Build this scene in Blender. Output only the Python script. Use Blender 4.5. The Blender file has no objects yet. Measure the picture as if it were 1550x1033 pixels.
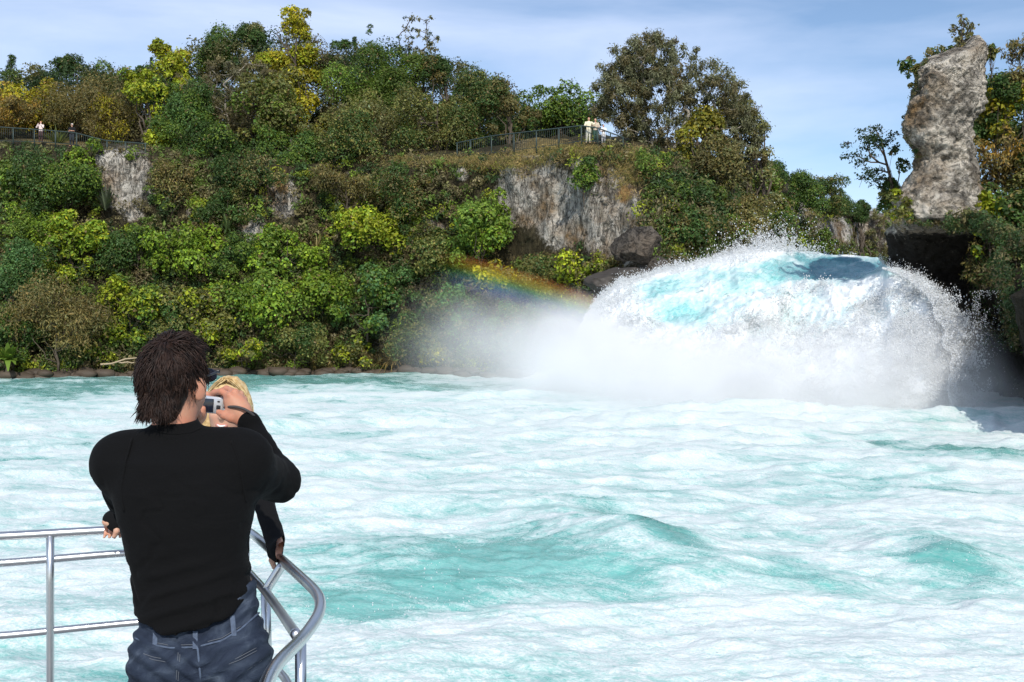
import bpy, bmesh, math, random
import numpy as np
from mathutils import Vector, Matrix

C = bpy.context.scene.collection
SC = bpy.context.scene
R = math.radians
PX, CX, HY, F, CH = 1550.0, 775.0, 500.0, 1507.0, 3.2   # photo width, centre, horizon row, focal length (px), lens height above the river

# ------------------------------------------------------------------ camera
cam = bpy.data.cameras.new('camera')
cam.sensor_width = 36.0
cam.lens = 36.0 * F / PX
cam.shift_y = -(516.5 - HY) / PX
cam.clip_start = 0.05
cam.clip_end = 3000
co = bpy.data.objects.new('view_camera', cam)
co.location = (0, 0, CH)
co.rotation_euler = (R(90), 0, 0)
C.objects.link(co)
SC.camera = co

# ------------------------------------------------------------------ light
SUN_EL, SUN_AZ = R(38.5), R(10)                 # azimuth measured from straight behind the camera towards its right
sdir = Vector((math.sin(SUN_AZ) * math.cos(SUN_EL), -math.cos(SUN_AZ) * math.cos(SUN_EL), math.sin(SUN_EL)))
sl = bpy.data.lights.new('sun', 'SUN')
sl.energy = 3.8
sl.angle = R(0.5)
sl.color = (1.0, 0.95, 0.87)
so = bpy.data.objects.new('sun', sl)
so.rotation_euler = sdir.to_track_quat('Z', 'Y').to_euler()
so.location = sdir * 60
C.objects.link(so)

W = bpy.data.worlds.new('World')
SC.world = W
W.use_nodes = True
nt = W.node_tree
nt.nodes.clear()
def N(t, kind, **kw):
    n = t.nodes.new(kind)
    for k, v in kw.items():
        setattr(n, k, v)
    return n
def L(t, a, b):
    t.links.new(a, b)
sky = N(nt, 'ShaderNodeTexSky', sky_type='NISHITA')
sky.sun_disc = False
sky.sun_elevation = SUN_EL
sky.sun_rotation = math.pi - SUN_AZ           # behind the camera, a little to its right
sky.altitude = 300
sky.air_density = 0.95
sky.dust_density = 0.35
sky.ozone_density = 1.8
tc = N(nt, 'ShaderNodeTexCoord')
mp = N(nt, 'ShaderNodeMapping')
mp.inputs['Rotation'].default_value = (0, R(9), 0)
mp.inputs['Scale'].default_value = (1.3, 1.0, 5.2)
L(nt, tc.outputs['Generated'], mp.inputs['Vector'])
no = N(nt, 'ShaderNodeTexNoise')
no.inputs['Scale'].default_value = 1.9
no.inputs['Detail'].default_value = 7
no.inputs['Roughness'].default_value = 0.52
no.inputs['Distortion'].default_value = 0.35
L(nt, mp.outputs['Vector'], no.inputs['Vector'])
cr = N(nt, 'ShaderNodeMapRange')
cr.inputs['From Min'].default_value = 0.34
cr.inputs['From Max'].default_value = 0.75
cr.inputs['To Max'].default_value = 0.78
L(nt, no.outputs['Fac'], cr.inputs['Value'])
tint = N(nt, 'ShaderNodeMix', data_type='RGBA', blend_type='MULTIPLY')
tint.inputs['Factor'].default_value = 1.0
tint.inputs['B'].default_value = (1.0, 1.01, 1.02, 1)
L(nt, sky.outputs['Color'], tint.inputs['A'])
mx = N(nt, 'ShaderNodeMix', data_type='RGBA')
mx.inputs['B'].default_value = (6.3, 7.0, 8.7, 1)
L(nt, cr.outputs['Result'], mx.inputs['Factor'])
L(nt, tint.outputs['Result'], mx.inputs['A'])
bg = N(nt, 'ShaderNodeBackground')
bg.inputs['Strength'].default_value = 0.148
L(nt, mx.outputs['Result'], bg.inputs['Color'])
wo = N(nt, 'ShaderNodeOutputWorld')
L(nt, bg.outputs['Background'], wo.inputs['Surface'])

SC.view_settings.view_transform = 'Standard'
SC.view_settings.look = 'None'
SC.view_settings.exposure = 0.0
SC.view_settings.gamma = 1.0
SC.render.engine = 'CYCLES'
SC.cycles.use_denoising = True
SC.cycles.max_bounces = 7
SC.cycles.diffuse_bounces = 3
SC.cycles.transparent_max_bounces = 8
SC.cycles.volume_bounces = 4
SC.cycles.volume_step_rate = 1.0
SC.cycles.volume_max_steps = 256

# ------------------------------------------------------------------ small helpers
def at(px, py, Y):
    return Vector(((px - CX) * Y / F, Y, CH + (HY - py) * Y / F))

def tag(o, label=None, cat=None, group=None, kind=None):
    if label: o['label'] = label
    if cat: o['category'] = cat
    if group: o['group'] = group
    if kind: o['kind'] = kind
    return o

def empty(name, loc, label=None, cat=None, group=None):
    o = bpy.data.objects.new(name, None)
    o.empty_display_size = 0.2
    o.location = loc
    C.objects.link(o)
    return tag(o, label, cat, group)

def link_mesh(name, me, mat, parent=None, local=True):
    o = bpy.data.objects.new(name, me)
    if mat is not None:
        me.materials.append(mat)
    C.objects.link(o)
    if parent is not None:
        o.parent = parent
        if not local:
            o.matrix_parent_inverse = Matrix.Translation(-Vector(parent.location)) if parent.rotation_euler.z == 0 else parent.matrix_basis.inverted()
    return o

def np_mesh(name, V, Fq, smooth=True, attrs=None, corner=None):
    """V (n,3); Fq (m,k) with one k for every face"""
    V = np.asarray(V, np.float32)
    Fq = np.asarray(Fq, np.int32)
    me = bpy.data.meshes.new(name)
    k = Fq.shape[1]
    me.vertices.add(len(V))
    me.vertices.foreach_set('co', V.ravel())
    me.loops.add(Fq.size)
    me.loops.foreach_set('vertex_index', Fq.ravel())
    me.polygons.add(len(Fq))
    me.polygons.foreach_set('loop_start', np.arange(0, Fq.size, k, dtype=np.int32))
    me.polygons.foreach_set('loop_total', np.full(len(Fq), k, np.int32))
    me.polygons.foreach_set('use_smooth', np.full(len(Fq), smooth, bool))
    for nm, (dom, arr) in (attrs or {}).items():
        a = me.attributes.new(nm, 'FLOAT', dom)
        a.data.foreach_set('value', np.asarray(arr, np.float32).ravel())
    me.update(calc_edges=True)
    return me

def grid_faces(nr, nc, flip=False):
    i = np.arange(nr - 1)[:, None] * nc + np.arange(nc - 1)[None, :]
    f = np.stack([i, i + 1, i + nc + 1, i + nc], -1).reshape(-1, 4)
    return f[:, ::-1] if flip else f

# value noise, vectorised
_rs = np.random.RandomState(7)
_PERM = _rs.permutation(256).astype(np.int64)
_VAL = _rs.uniform(-1, 1, 256).astype(np.float32)
def vnoise(x, y, z):
    x, y, z = np.broadcast_arrays(np.asarray(x, np.float32), np.asarray(y, np.float32), np.asarray(z, np.float32))
    xi, yi, zi = np.floor(x).astype(np.int64), np.floor(y).astype(np.int64), np.floor(z).astype(np.int64)
    fx, fy, fz = x - xi, y - yi, z - zi
    fx, fy, fz = [t * t * t * (t * (t * 6 - 15) + 10) for t in (fx, fy, fz)]
    def h(a, b, c):
        return _VAL[_PERM[(_PERM[(_PERM[a & 255] + b) & 255] + c) & 255]]
    r = 0
    c00 = h(xi, yi, zi) * (1 - fx) + h(xi + 1, yi, zi) * fx
    c10 = h(xi, yi + 1, zi) * (1 - fx) + h(xi + 1, yi + 1, zi) * fx
    c01 = h(xi, yi, zi + 1) * (1 - fx) + h(xi + 1, yi, zi + 1) * fx
    c11 = h(xi, yi + 1, zi + 1) * (1 - fx) + h(xi + 1, yi + 1, zi + 1) * fx
    return (c00 * (1 - fy) + c10 * fy) * (1 - fz) + (c01 * (1 - fy) + c11 * fy) * fz
def fbm(x, y, z, o=4, g=0.5, l=2.03):
    s, a, n = 0, 1.0, 0
    x, y, z = np.asarray(x, np.float32), np.asarray(y, np.float32), np.asarray(z, np.float32)
    for i in range(o):
        s = s + a * vnoise(x + 17.3 * i, y + 5.1 * i, z - 9.7 * i)
        n += a
        a *= g
        x, y, z = x * l, y * l, z * l
    return s / n

def smooth01(t):
    t = np.clip(t, 0, 1)
    return t * t * (3 - 2 * t)

# ------------------------------------------------------------------ materials
def mat(name):
    m = bpy.data.materials.new(name)
    m.use_nodes = True
    t = m.node_tree
    t.nodes.clear()
    out = N(t, 'ShaderNodeOutputMaterial')
    return m, t, out

def principled(t, out, col=(0.5, 0.5, 0.5), rough=0.6, spec=0.4, metal=0.0):
    p = N(t, 'ShaderNodeBsdfPrincipled')
    p.inputs['Base Color'].default_value = (*col, 1)
    p.inputs['Roughness'].default_value = rough
    p.inputs['Specular IOR Level'].default_value = spec
    p.inputs['Metallic'].default_value = metal
    L(t, p.outputs['BSDF'], out.inputs['Surface'])
    return p

def noise_node(t, scale, detail=4, rough=0.55, dist=0.0, vec=None, mapscale=None, maprot=None):
    n = N(t, 'ShaderNodeTexNoise')
    n.inputs['Scale'].default_value = scale
    n.inputs['Detail'].default_value = detail
    n.inputs['Roughness'].default_value = rough
    n.inputs['Distortion'].default_value = dist
    if vec is None:
        vec = N(t, 'ShaderNodeTexCoord').outputs['Object']
    if mapscale is not None or maprot is not None:
        for key, val in (('Rotation', maprot), ('Scale', mapscale)):      # turn first, then stretch along the turned axes
            if val is None: continue
            m = N(t, 'ShaderNodeMapping')
            m.inputs[key].default_value = val
            L(t, vec, m.inputs['Vector'])
            vec = m.outputs['Vector']
    L(t, vec, n.inputs['Vector'])
    return n

def ramp(t, fac, stops):
    r = N(t, 'ShaderNodeValToRGB')
    el = r.color_ramp.elements
    while len(el) < len(stops):
        el.new(0.5)
    for e, (p, c) in zip(el, stops):
        e.position = p
        e.color = (*c, 1) if len(c) == 3 else c
    L(t, fac, r.inputs['Fac'])
    return r

def mixc(t, fac, a, b, blend='MIX'):
    m = N(t, 'ShaderNodeMix', data_type='RGBA', blend_type=blend)
    for s, v in (('Factor', fac), ('A', a), ('B', b)):
        if isinstance(v, (int, float)):
            m.inputs[s].default_value = v
        elif isinstance(v, tuple):
            m.inputs[s].default_value = (*v, 1)
        else:
            L(t, v, m.inputs[s])
    return m.outputs['Result']

def mth(t, op, a, b=None, clamp=False):
    m = N(t, 'ShaderNodeMath', operation=op)
    m.use_clamp = clamp
    for i, v in enumerate((a, b)):
        if v is None: continue
        if isinstance(v, (int, float)): m.inputs[i].default_value = v
        else: L(t, v, m.inputs[i])
    return m.outputs[0]

def maprange(t, v, a, b, c=0.0, d=1.0, smooth=False):
    m = N(t, 'ShaderNodeMapRange')
    if smooth: m.interpolation_type = 'SMOOTHSTEP'
    for k, x in (('From Min', a), ('From Max', b), ('To Min', c), ('To Max', d)):
        m.inputs[k].default_value = x
    L(t, v, m.inputs['Value'])
    return m.outputs['Result']

def attr(t, name):
    a = N(t, 'ShaderNodeAttribute')
    a.attribute_name = name
    return a.outputs['Fac']

def bump(t, h, strength, dist, p):
    b = N(t, 'ShaderNodeBump')
    b.inputs['Strength'].default_value = strength
    b.inputs['Distance'].default_value = dist
    L(t, h, b.inputs['Height'])
    L(t, b.outputs['Normal'], p.inputs['Normal'])
    return b

def simple(name, col, rough=0.6, spec=0.4, metal=0.0, var=0.0, scale=30):
    m, t, out = mat(name)
    p = principled(t, out, col, rough, spec, metal)
    if var:
        n = noise_node(t, scale, 3)
        c = mixc(t, n.outputs['Fac'], tuple(v * (1 - var) for v in col), tuple(min(1, v * (1 + var)) for v in col))
        L(t, c, p.inputs['Base Color'])
    return m

# rock and soil of the banks: 'rock' attribute says where the pale face is bare
def make_cliff_mat(name, pale, dark, soil_shade1, soil_shade2, crack_shade_amt=0.6, upright=0.30, rust=1.0):
    m, t, out = mat(name)
    p = principled(t, out, pale, 0.9, 0.2)
    streak = noise_node(t, 0.9, 6, 0.62, 0.4, mapscale=(1.0, 1.0, 0.24 if upright < .5 else .8))
    crackn = noise_node(t, 1.6, 5, 0.6, 0.8, mapscale=(1.0, 1.0, upright))
    crack_shade = maprange(t, mth(t, 'ABSOLUTE', mth(t, 'SUBTRACT', crackn.outputs['Fac'], 0.5)), 0.0, 0.035, crack_shade_amt, 0.0)  # dark crack lines, also standing in for shadow between the rock ribs
    fine = noise_node(t, 3.2, 7, 0.68, 0.3)
    pat = noise_node(t, 0.35, 5, 0.6)
    rk = ramp(t, streak.outputs['Fac'], [(0.34, dark), (0.44, tuple(0.55 * a + 0.45 * b for a, b in zip(pale, dark))), (0.52, pale), (0.75, tuple(min(1, v * 1.12) for v in pale))])  # dark upright stains, deepened as painted shadow on the front-lit face
    stain_shade = mixc(t, maprange(t, pat.outputs['Fac'], 0.47, 0.66, 0.0, rust), rk.outputs['Color'], (0.235, 0.15, 0.072))
    stain_shade = mixc(t, maprange(t, fine.outputs['Fac'], 0.36, 0.50, 0.75, 0.0), stain_shade, tuple(v * 0.45 for v in dark))
    stain_shade = mixc(t, crack_shade, stain_shade, tuple(v * 0.3 for v in dark))
    so_ = mixc(t, fine.outputs['Fac'], soil_shade1, soil_shade2)
    a = mth(t, 'ADD', attr(t, 'rock'), mth(t, 'MULTIPLY', mth(t, 'SUBTRACT', fine.outputs['Fac'], 0.5), 0.9))
    col = mixc(t, maprange(t, a, 0.38, 0.58), so_, stain_shade)
    gr = mixc(t, fine.outputs['Fac'], (0.16, 0.13, 0.045), (0.34, 0.25, 0.10))
    g = mth(t, 'ADD', attr(t, 'grass'), mth(t, 'MULTIPLY', mth(t, 'SUBTRACT', fine.outputs['Fac'], 0.5), 0.8))
    col = mixc(t, maprange(t, g, 0.40, 0.55), col, gr)
    og = mth(t, 'ADD', attr(t, 'ochre'), mth(t, 'MULTIPLY', mth(t, 'SUBTRACT', fine.outputs['Fac'], 0.5), 0.7))
    col = mixc(t, maprange(t, og, 0.40, 0.6), col, (0.34, 0.20, 0.075))
    L(t, col, p.inputs['Base Color'])
    h = mth(t, 'SUBTRACT', mth(t, 'ADD', fine.outputs['Fac'], mth(t, 'MULTIPLY', streak.outputs['Fac'], 1.5)), mth(t, 'MULTIPLY', crack_shade, 0.6))
    bump(t, h, 1.0, 0.45, p)
    return m

M_CLIFF = make_cliff_mat('pale_cliff_rock', (0.56, 0.52, 0.45), (0.13, 0.12, 0.10), (0.035, 0.030, 0.017), (0.085, 0.07, 0.035))
M_PILLAR = make_cliff_mat('pillar_rock', (0.70, 0.635, 0.53), (0.20, 0.18, 0.15), (0.030, 0.027, 0.022), (0.06, 0.052, 0.042), 0.4, 1.2)  # soil tones double as painted shade at the overhung foot
M_FARCLIFF = M_CLIFF
M_WETROCK = simple('wet_dark_rock', (0.05, 0.042, 0.034), 0.6, 0.4, var=0.5, scale=1.5)

# ------------------------------------------------------------------ left bank terrain, read off columns of (row, distance)
COLS = {
 -500: [(610, 56), (600, 57), (480, 62), (340, 70), (230, 76), (215, 78), (205, 92), (198, 118), (190, 160)],
    0: [(640, 64), (572, 66), (480, 69), (340, 75), (228, 79), (215, 80), (206, 92), (198, 115), (190, 160)],
  200: [(640, 66), (566, 68.5), (480, 70.5), (335, 75), (232, 77), (222, 79), (212, 92), (204, 115), (195, 160)],
  400: [(640, 68), (564, 71), (480, 72.5), (370, 75), (255, 78), (235, 80), (222, 92), (212, 115), (200, 160)],
  600: [(640, 69), (563, 73), (480, 74), (350, 76), (250, 77.5), (237, 79), (226, 90), (216, 110), (205, 160)],
  700: [(640, 68), (565, 71), (480, 71.5), (350, 72.5), (243, 73.5), (236, 75), (228, 88), (218, 108), (205, 160)],
  820: [(640, 64), (572, 67), (480, 67.3), (350, 68), (238, 68.3), (224, 69.5), (222, 80), (216, 100), (205, 160)],
  890: [(640, 60), (572, 63), (480, 63.8), (350, 65), (232, 65.6), (217, 67), (216, 77), (212, 97), (205, 160)],
  960: [(640, 56), (560, 59), (420, 60.5), (330, 62.5), (240, 64.5), (222, 66.5), (220, 76), (216, 95), (205, 160)],
 1030: [(600, 58), (500, 60), (400, 61), (330, 63), (262, 65), (240, 68), (238, 78), (230, 95), (220, 160)],
 1100: [(520, 60), (430, 62), (400, 62.6), (350, 64), (300, 66.5), (285, 69), (270, 79), (260, 100), (245, 160)],
 1180: [(480, 76), (420, 78), (385, 78.6), (350, 80), (320, 82), (305, 84), (280, 95), (265, 112), (255, 160)],
 1240: [(470, 103), (410, 105), (385, 105.3), (350, 106), (327, 107), (323, 110), (322, 120), (324, 138), (330, 170)],
 1300: [(470, 120), (410, 122), (385, 122.3), (350, 122.6), (328, 123), (325, 126), (328, 137), (332, 150), (340, 180)],
 1400: [(470, 122), (410, 124), (385, 124.3), (350, 124.6), (328, 125), (325, 128), (328, 139), (332, 152), (340, 180)],
 1800: [(470, 120), (410, 122), (385, 122.3), (350, 122.6), (322, 123), (320, 126), (325, 137), (330, 150), (340, 180)],
}
_ck = np.array(sorted(COLS), float)
_cp = np.array([[r[0] for r in COLS[k]] for k in sorted(COLS)], float)
_cy = np.array([[r[1] for r in COLS[k]] for k in sorted(COLS)], float)
NR = _cp.shape[1]
def bank_col(px):
    return (np.array([np.interp(px, _ck, _cp[:, j]) for j in range(NR)]), np.array([np.interp(px, _ck, _cy[:, j]) for j in range(NR)]))
def bank_Y(px, py):
    p, y = bank_col(px)
    if 'Y' not in _BG:
        return float(np.interp(-py, -p, y))
    r = np.interp(np.interp(-py, -p, np.arange(NR)), _BG['r'], np.arange(len(_BG['r'])))
    c = np.interp(px, _BG['x'], np.arange(len(_BG['x'])))
    i, j = min(int(r), len(_BG['r']) - 2), min(int(c), len(_BG['x']) - 2)
    a, b = r - i, c - j
    G = _BG['Y']
    return float((G[i, j] * (1 - b) + G[i, j + 1] * b) * (1 - a) + (G[i + 1, j] * (1 - b) + G[i + 1, j + 1] * b) * a)
_BG = {}
def ground(px, py):
    return at(px, py, bank_Y(px, py))

ROCKS = [(192, 272, 52, 52, 1.15), (205, 318, 22, 26, 0.8), (385, 348, 26, 26, 0.95), (432, 300, 30, 40, .9), (806, 284, 52, 60, 1.35), (850, 322, 46, 58, 1.25),
         (770, 300, 22, 70, 0.8), (925, 330, 48, 76, 1.4), (905, 270, 25, 40, 0.7), (545, 262, 40, 14, .45), (655, 345, 25, 14, 0.9), (640, 250, 60, 12, .3), (530, 300, 12, 30, .6),
         (965, 375, 36, 40, .8), (1205, 318, 28, 24, 1.2), (1260, 350, 30, 30, 1.2), (1320, 355, 40, 36, 1.2), (1420, 355, 90, 36, 1.2), (1125, 360, 26, 18, .9), (1070, 345, 14, 22, .8), (285, 312, 12, 22, .7), (165, 400, 12, 30, .5),
         (700, 265, 18, 16, .7), (880, 255, 20, 26, .8)]
GRASS = [(860, 228, 90, 11, 1.0), (740, 246, 90, 14, .9), (960, 250, 36, 36, .8), (640, 242, 60, 8, .6), (400, 565, 500, 12, .35), (1270, 322, 60, 7, .8), (560, 545, 160, 16, .5), (830, 395, 120, 28, .5), (110, 216, 150, 6, .6), (700, 300, 40, 30, .3)]
OCHRE = [(430, 278, 17, 34, .68), (944, 295, 15, 24, .7), (870, 440, 60, 40, .45), (790, 410, 60, 20, .45)]
def blobs(lst, px, py):
    s = np.zeros_like(px)
    for (cx, cy, rx, ry, a) in lst:
        s = np.maximum(s, a * np.exp(-(((px - cx) / rx) ** 2 + ((py - cy) / ry) ** 2) * 1.1))
    return s

def build_bank():
    pxs = np.concatenate([np.arange(-500, 0, 14), np.arange(0, 1360, 3.6), np.arange(1360, 1801, 20)])
    seg = [4, 26, 40, 46, 6, 14, 10, 5]
    pr = []
    for j, n in enumerate(seg):
        pr += list(j + np.arange(n) / n)
    pr.append(NR - 1.0)
    pr = np.array(pr)
    P = np.stack([np.interp(pxs, _ck, _cp[:, j]) for j in range(NR)])
    Yy = np.stack([np.interp(pxs, _ck, _cy[:, j]) for j in range(NR)])
    rows = np.arange(NR)
    py = np.stack([np.interp(pr, rows, P[:, i]) for i in range(len(pxs))], 1)
    Y = np.stack([np.interp(pr, rows, Yy[:, i]) for i in range(len(pxs))], 1)
    px = np.broadcast_to(pxs, py.shape)
    x = (px - CX) * Y / F
    z = CH + (HY - py) * Y / F
    # fold the face: big buttresses, ledges, small blocks
    a = np.interp(pr, [0, 0.8, 2, 3, 3.9, 4.3, 5, 8], [0.4, 0.6, 1.0, 1.0, 0.9, .25, .15, 1.2])[:, None]
    d = 1.5 * fbm(x * 0.16, Y * 0.05, z * 0.10, 3) + 0.9 * fbm(x * 0.55, Y * .2, z * 0.35, 4) + 0.35 * fbm(x * 1.9, Y * .5, z * 1.3, 3)
    crag = blobs([(850, 315, 120, 85, 1.0), (192, 280, 50, 60, .8), (432, 300, 36, 44, .6)], px, py)
    d += crag * (1.5 * np.abs(fbm(x * 0.42, Y * .1, z * 0.12 + 9, 3)) + 0.7 * np.abs(fbm(x * 1.3, Y * .3, z * 0.5 + 4, 4)) - 0.5 + 0.3 * np.sign(fbm(x * .9, 0.3 + 0 * Y, z * .45, 2)))
    d += 0.5 * np.abs(fbm(x * 0.8 + 40, Y * .1, z * 0.22, 3)) * 2
    near = np.clip(1 - np.abs(px - 860) / 160, 0, 1)
    Y2 = Y - a * d * (1 - 0.25 * near)
    z2 = z + np.interp(pr, [0, 4, 4.4, 5, 8], [0, 0, 0.1, 0.5, 2.0])[:, None] * fbm(x * 0.2, Y * 0.2, 0, 3)
    _BG.update(r=pr, x=pxs, Y=Y2)
    Pm = blobs(ROCKS, px, py)
    Gm = blobs(GRASS, px, py)
    Om = blobs(OCHRE, px, py)
    V = np.stack([x, Y2, z2], -1).reshape(-1, 3)
    me = np_mesh('cliff', V, grid_faces(*py.shape), True, {'rock': ('POINT', Pm), 'grass': ('POINT', Gm), 'ochre': ('POINT', Om)})
    o = link_mesh('cliff_bank', me, M_CLIFF)
    o['kind'] = 'structure'
build_bank()

# ------------------------------------------------------------------ right bank: a wall along the river, then a slope
RW = np.array([(21, -8), (18.2, 8), (17.0, 18), (17.1, 26), (17.9, 33), (19.9, 38), (22.6, 44), (24.2, 52), (27, 62), (32, 80), (52, 118)], float)
def build_right():
    tt = np.linspace(0, len(RW) - 1, 260)
    bx = np.interp(tt, range(len(RW)), RW[:, 0])
    by = np.interp(tt, range(len(RW)), RW[:, 1])
    # across: offset to the right, height
    prof = np.array([(0.6, -2.0), (0.0, 0.0), (-0.2, 2.5), (-0.6, 5.0), (-0.9, 6.6), (0.4, 7.8), (1.8, 8.8), (3.6, 10.2), (6, 12.2), (10, 14.2), (18, 15.5), (40, 17)], float)
    pp = np.linspace(0, len(prof) - 1, 110)
    ox = np.interp(pp, range(len(prof)), prof[:, 0])[:, None]
    oz = np.interp(pp, range(len(prof)), prof[:, 1])[:, None]
    x = bx[None, :] + ox
    y = by[None, :] + 0 * ox - 0.15 * ox
    hs = np.interp(by, [-10, 10, 25, 33, 45, 55, 120], [0.55, 0.55, 0.55, 0.66, 0.75, 0.9, 1.1])[None, :]  # unseen near stretch kept low to shape its shadow on the river
    z = np.where(oz > 0, oz * hs, oz + 0 * hs)
    d = 0.9 * fbm(y * 0.25, z * 0.2, x * .1 + 3, 4) + 0.4 * fbm(y * 0.9, z * 0.7, 7.0, 4)
    x = x - d
    z = z + 0.6 * fbm(x * .3, y * .3, 2.0, 3) * np.clip((oz - 6) / 3, 0, 1)
    V = np.stack([x, y, z], -1).reshape(-1, 3)
    k = np.zeros(len(V))
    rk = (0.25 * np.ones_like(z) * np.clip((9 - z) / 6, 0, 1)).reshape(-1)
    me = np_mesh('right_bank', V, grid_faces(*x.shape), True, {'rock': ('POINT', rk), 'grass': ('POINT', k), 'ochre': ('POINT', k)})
    o = link_mesh('river_bank', me, make_cliff_mat('shaded_bank_rock', (0.16, 0.14, 0.12), (0.06, 0.055, 0.05), (0.02, 0.018, 0.012), (0.045, 0.036, 0.02)))  # darker copy of the cliff rock: the wall's shade is in its colours
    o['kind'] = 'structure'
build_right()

# ------------------------------------------------------------------ the rock pillar beside the fall
def build_pillar():
    rows = [(66, 1474, 1484), (70, 1462, 1491), (76, 1436, 1496), (84, 1402, 1498), (100, 1393, 1498), (125, 1387, 1497), (150, 1380, 1491), (172, 1374, 1482), (190, 1367, 1473), (205, 1371, 1470),
            (220, 1378, 1470), (240, 1388, 1470), (258, 1381, 1474), (280, 1366, 1480), (300, 1353, 1490), (318, 1350, 1500), (330, 1358, 1510), (338, 1352, 1520), (360, 1347, 1530), (395, 1348, 1540), (430, 1352, 1560), (520, 1356, 1580), (640, 1360, 1600)]
    ry = np.array([r[0] for r in rows], float)
    rl = np.array([r[1] for r in rows], float)
    rr = np.array([r[2] for r in rows], float)
    Y0 = 47.0
    n, na = 330, 240
    yy = np.interp(np.linspace(0, 1, n), np.linspace(0, 1, 8), [66, 72, 110, 190, 270, 350, 440, 640])
    l, r = np.interp(yy, ry, rl), np.interp(yy, ry, rr)
    cx, hw = (l + r) / 2, (r - l) / 2
    th = np.linspace(0, 2 * np.pi, na, endpoint=False)
    c, s = np.cos(th), np.sin(th)
    e = 0.72
    sx = np.sign(c) * np.abs(c) ** e
    sy = np.sign(s) * np.abs(s) ** e
    dep_ = lambda q: np.interp(q, [66, 76, 100, 240, 330, 640], [0.5, 1.6, 2.2, 2.0, 3.2, 4.5])[:, None]
    Yc = Y0 + np.interp(yy, [66, 190, 240, 330, 360, 420, 640], [0, 0, 0.5, 0.6, 3.4, 5.4, 6.0])[:, None]
    y = Yc + dep_(yy) * sy[None, :]
    x = ((cx[:, None] - CX) + hw[:, None] * sx[None, :]) * y / F
    z = CH + (HY - yy)[:, None] * y / F
    nx, ny = c[None, :] + 0 * x, s[None, :] + 0 * x
    d = 0.34 * fbm(x * .5, y * .5, z * .45, 3) + 0.26 * fbm(x * 1.4, y * 1.4, z * 1.7, 4) + 0.17 * fbm(x * 4.2, y * 4.2, z * 5.0, 4) - 0.16 * np.abs(fbm(x * 2.2, y * 2.2, z * 3.4 + 5, 3)) - 0.20 * np.maximum(0, fbm(x * 1.1 + 9, y * 1.1, z * 1.1, 3)) ** 0.8
    k = np.interp(yy, [66, 80, 100], [0.1, 0.5, 1])[:, None]
    x, y = x + nx * d * k, y + ny * d * k
    xp = (1474 - CX) * Y0 / F
    z = z + (.40 * np.exp(-((x - xp) / .55) ** 2) - .25 * np.clip((xp - 1.2 - x) / 1.2, 0, 1)) * np.interp(yy, [66, 70, 110], [1, 1, 0])[:, None]
    V = np.stack([x, y, z], -1).reshape(-1, 3)
    i = np.arange(n - 1)[:, None] * na + np.arange(na)[None, :]
    j = np.arange(n - 1)[:, None] * na + (np.arange(na)[None, :] + 1) % na
    Fq = np.stack([i, i + na, j + na, j], -1).reshape(-1, 4)
    # close the top
    V = np.vstack([V, [[x[0].mean(), y[0].mean(), z[0, 0] + 0.05]]])
    top = len(V) - 1
    cap = np.stack([np.full(na, top), np.arange(na), (np.arange(na) + 1) % na, np.full(na, top)], -1)
    rock = np.interp(yy, [60, 78, 84, 325, 342, 356, 400], [0.8, .9, 1.0, 1.0, 0.85, 0.35, .15])[:, None] + 0 * x  # drops below the overhang, so its shade is put into the colour
    rock = rock - 0.45 * np.clip(1 - (x - x.min(1, keepdims=True)) / 0.7, 0, 1) * (np.interp(yy, [66, 80, 230, 250], [.9, 1, 1, 0])[:, None])
    rock = np.append(rock.reshape(-1), 0.2)
    me = np_mesh('rock_pillar', V, np.vstack([Fq, cap[:, [0, 1, 2, 3]][:, [0, 1, 2, 2]]]) if False else Fq, True,
                 {'rock': ('POINT', rock), 'grass': ('POINT', rock * 0), 'ochre': ('POINT', rock * 0)})
    bm = bmesh.new(); bm.from_mesh(me)
    bm.verts.ensure_lookup_table()
    for a in range(na):
        f = bm.faces.new((bm.verts[top], bm.verts[a], bm.verts[(a + 1) % na])); f.smooth = True
    bmesh.ops.recalc_face_normals(bm, faces=bm.faces)
    bm.to_mesh(me); bm.free()
    o = link_mesh('rock_pillar', me, M_PILLAR)
    tag(o, 'tall pale grey rock pillar overhanging the right side of the waterfall', 'rock')
build_pillar()
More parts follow.
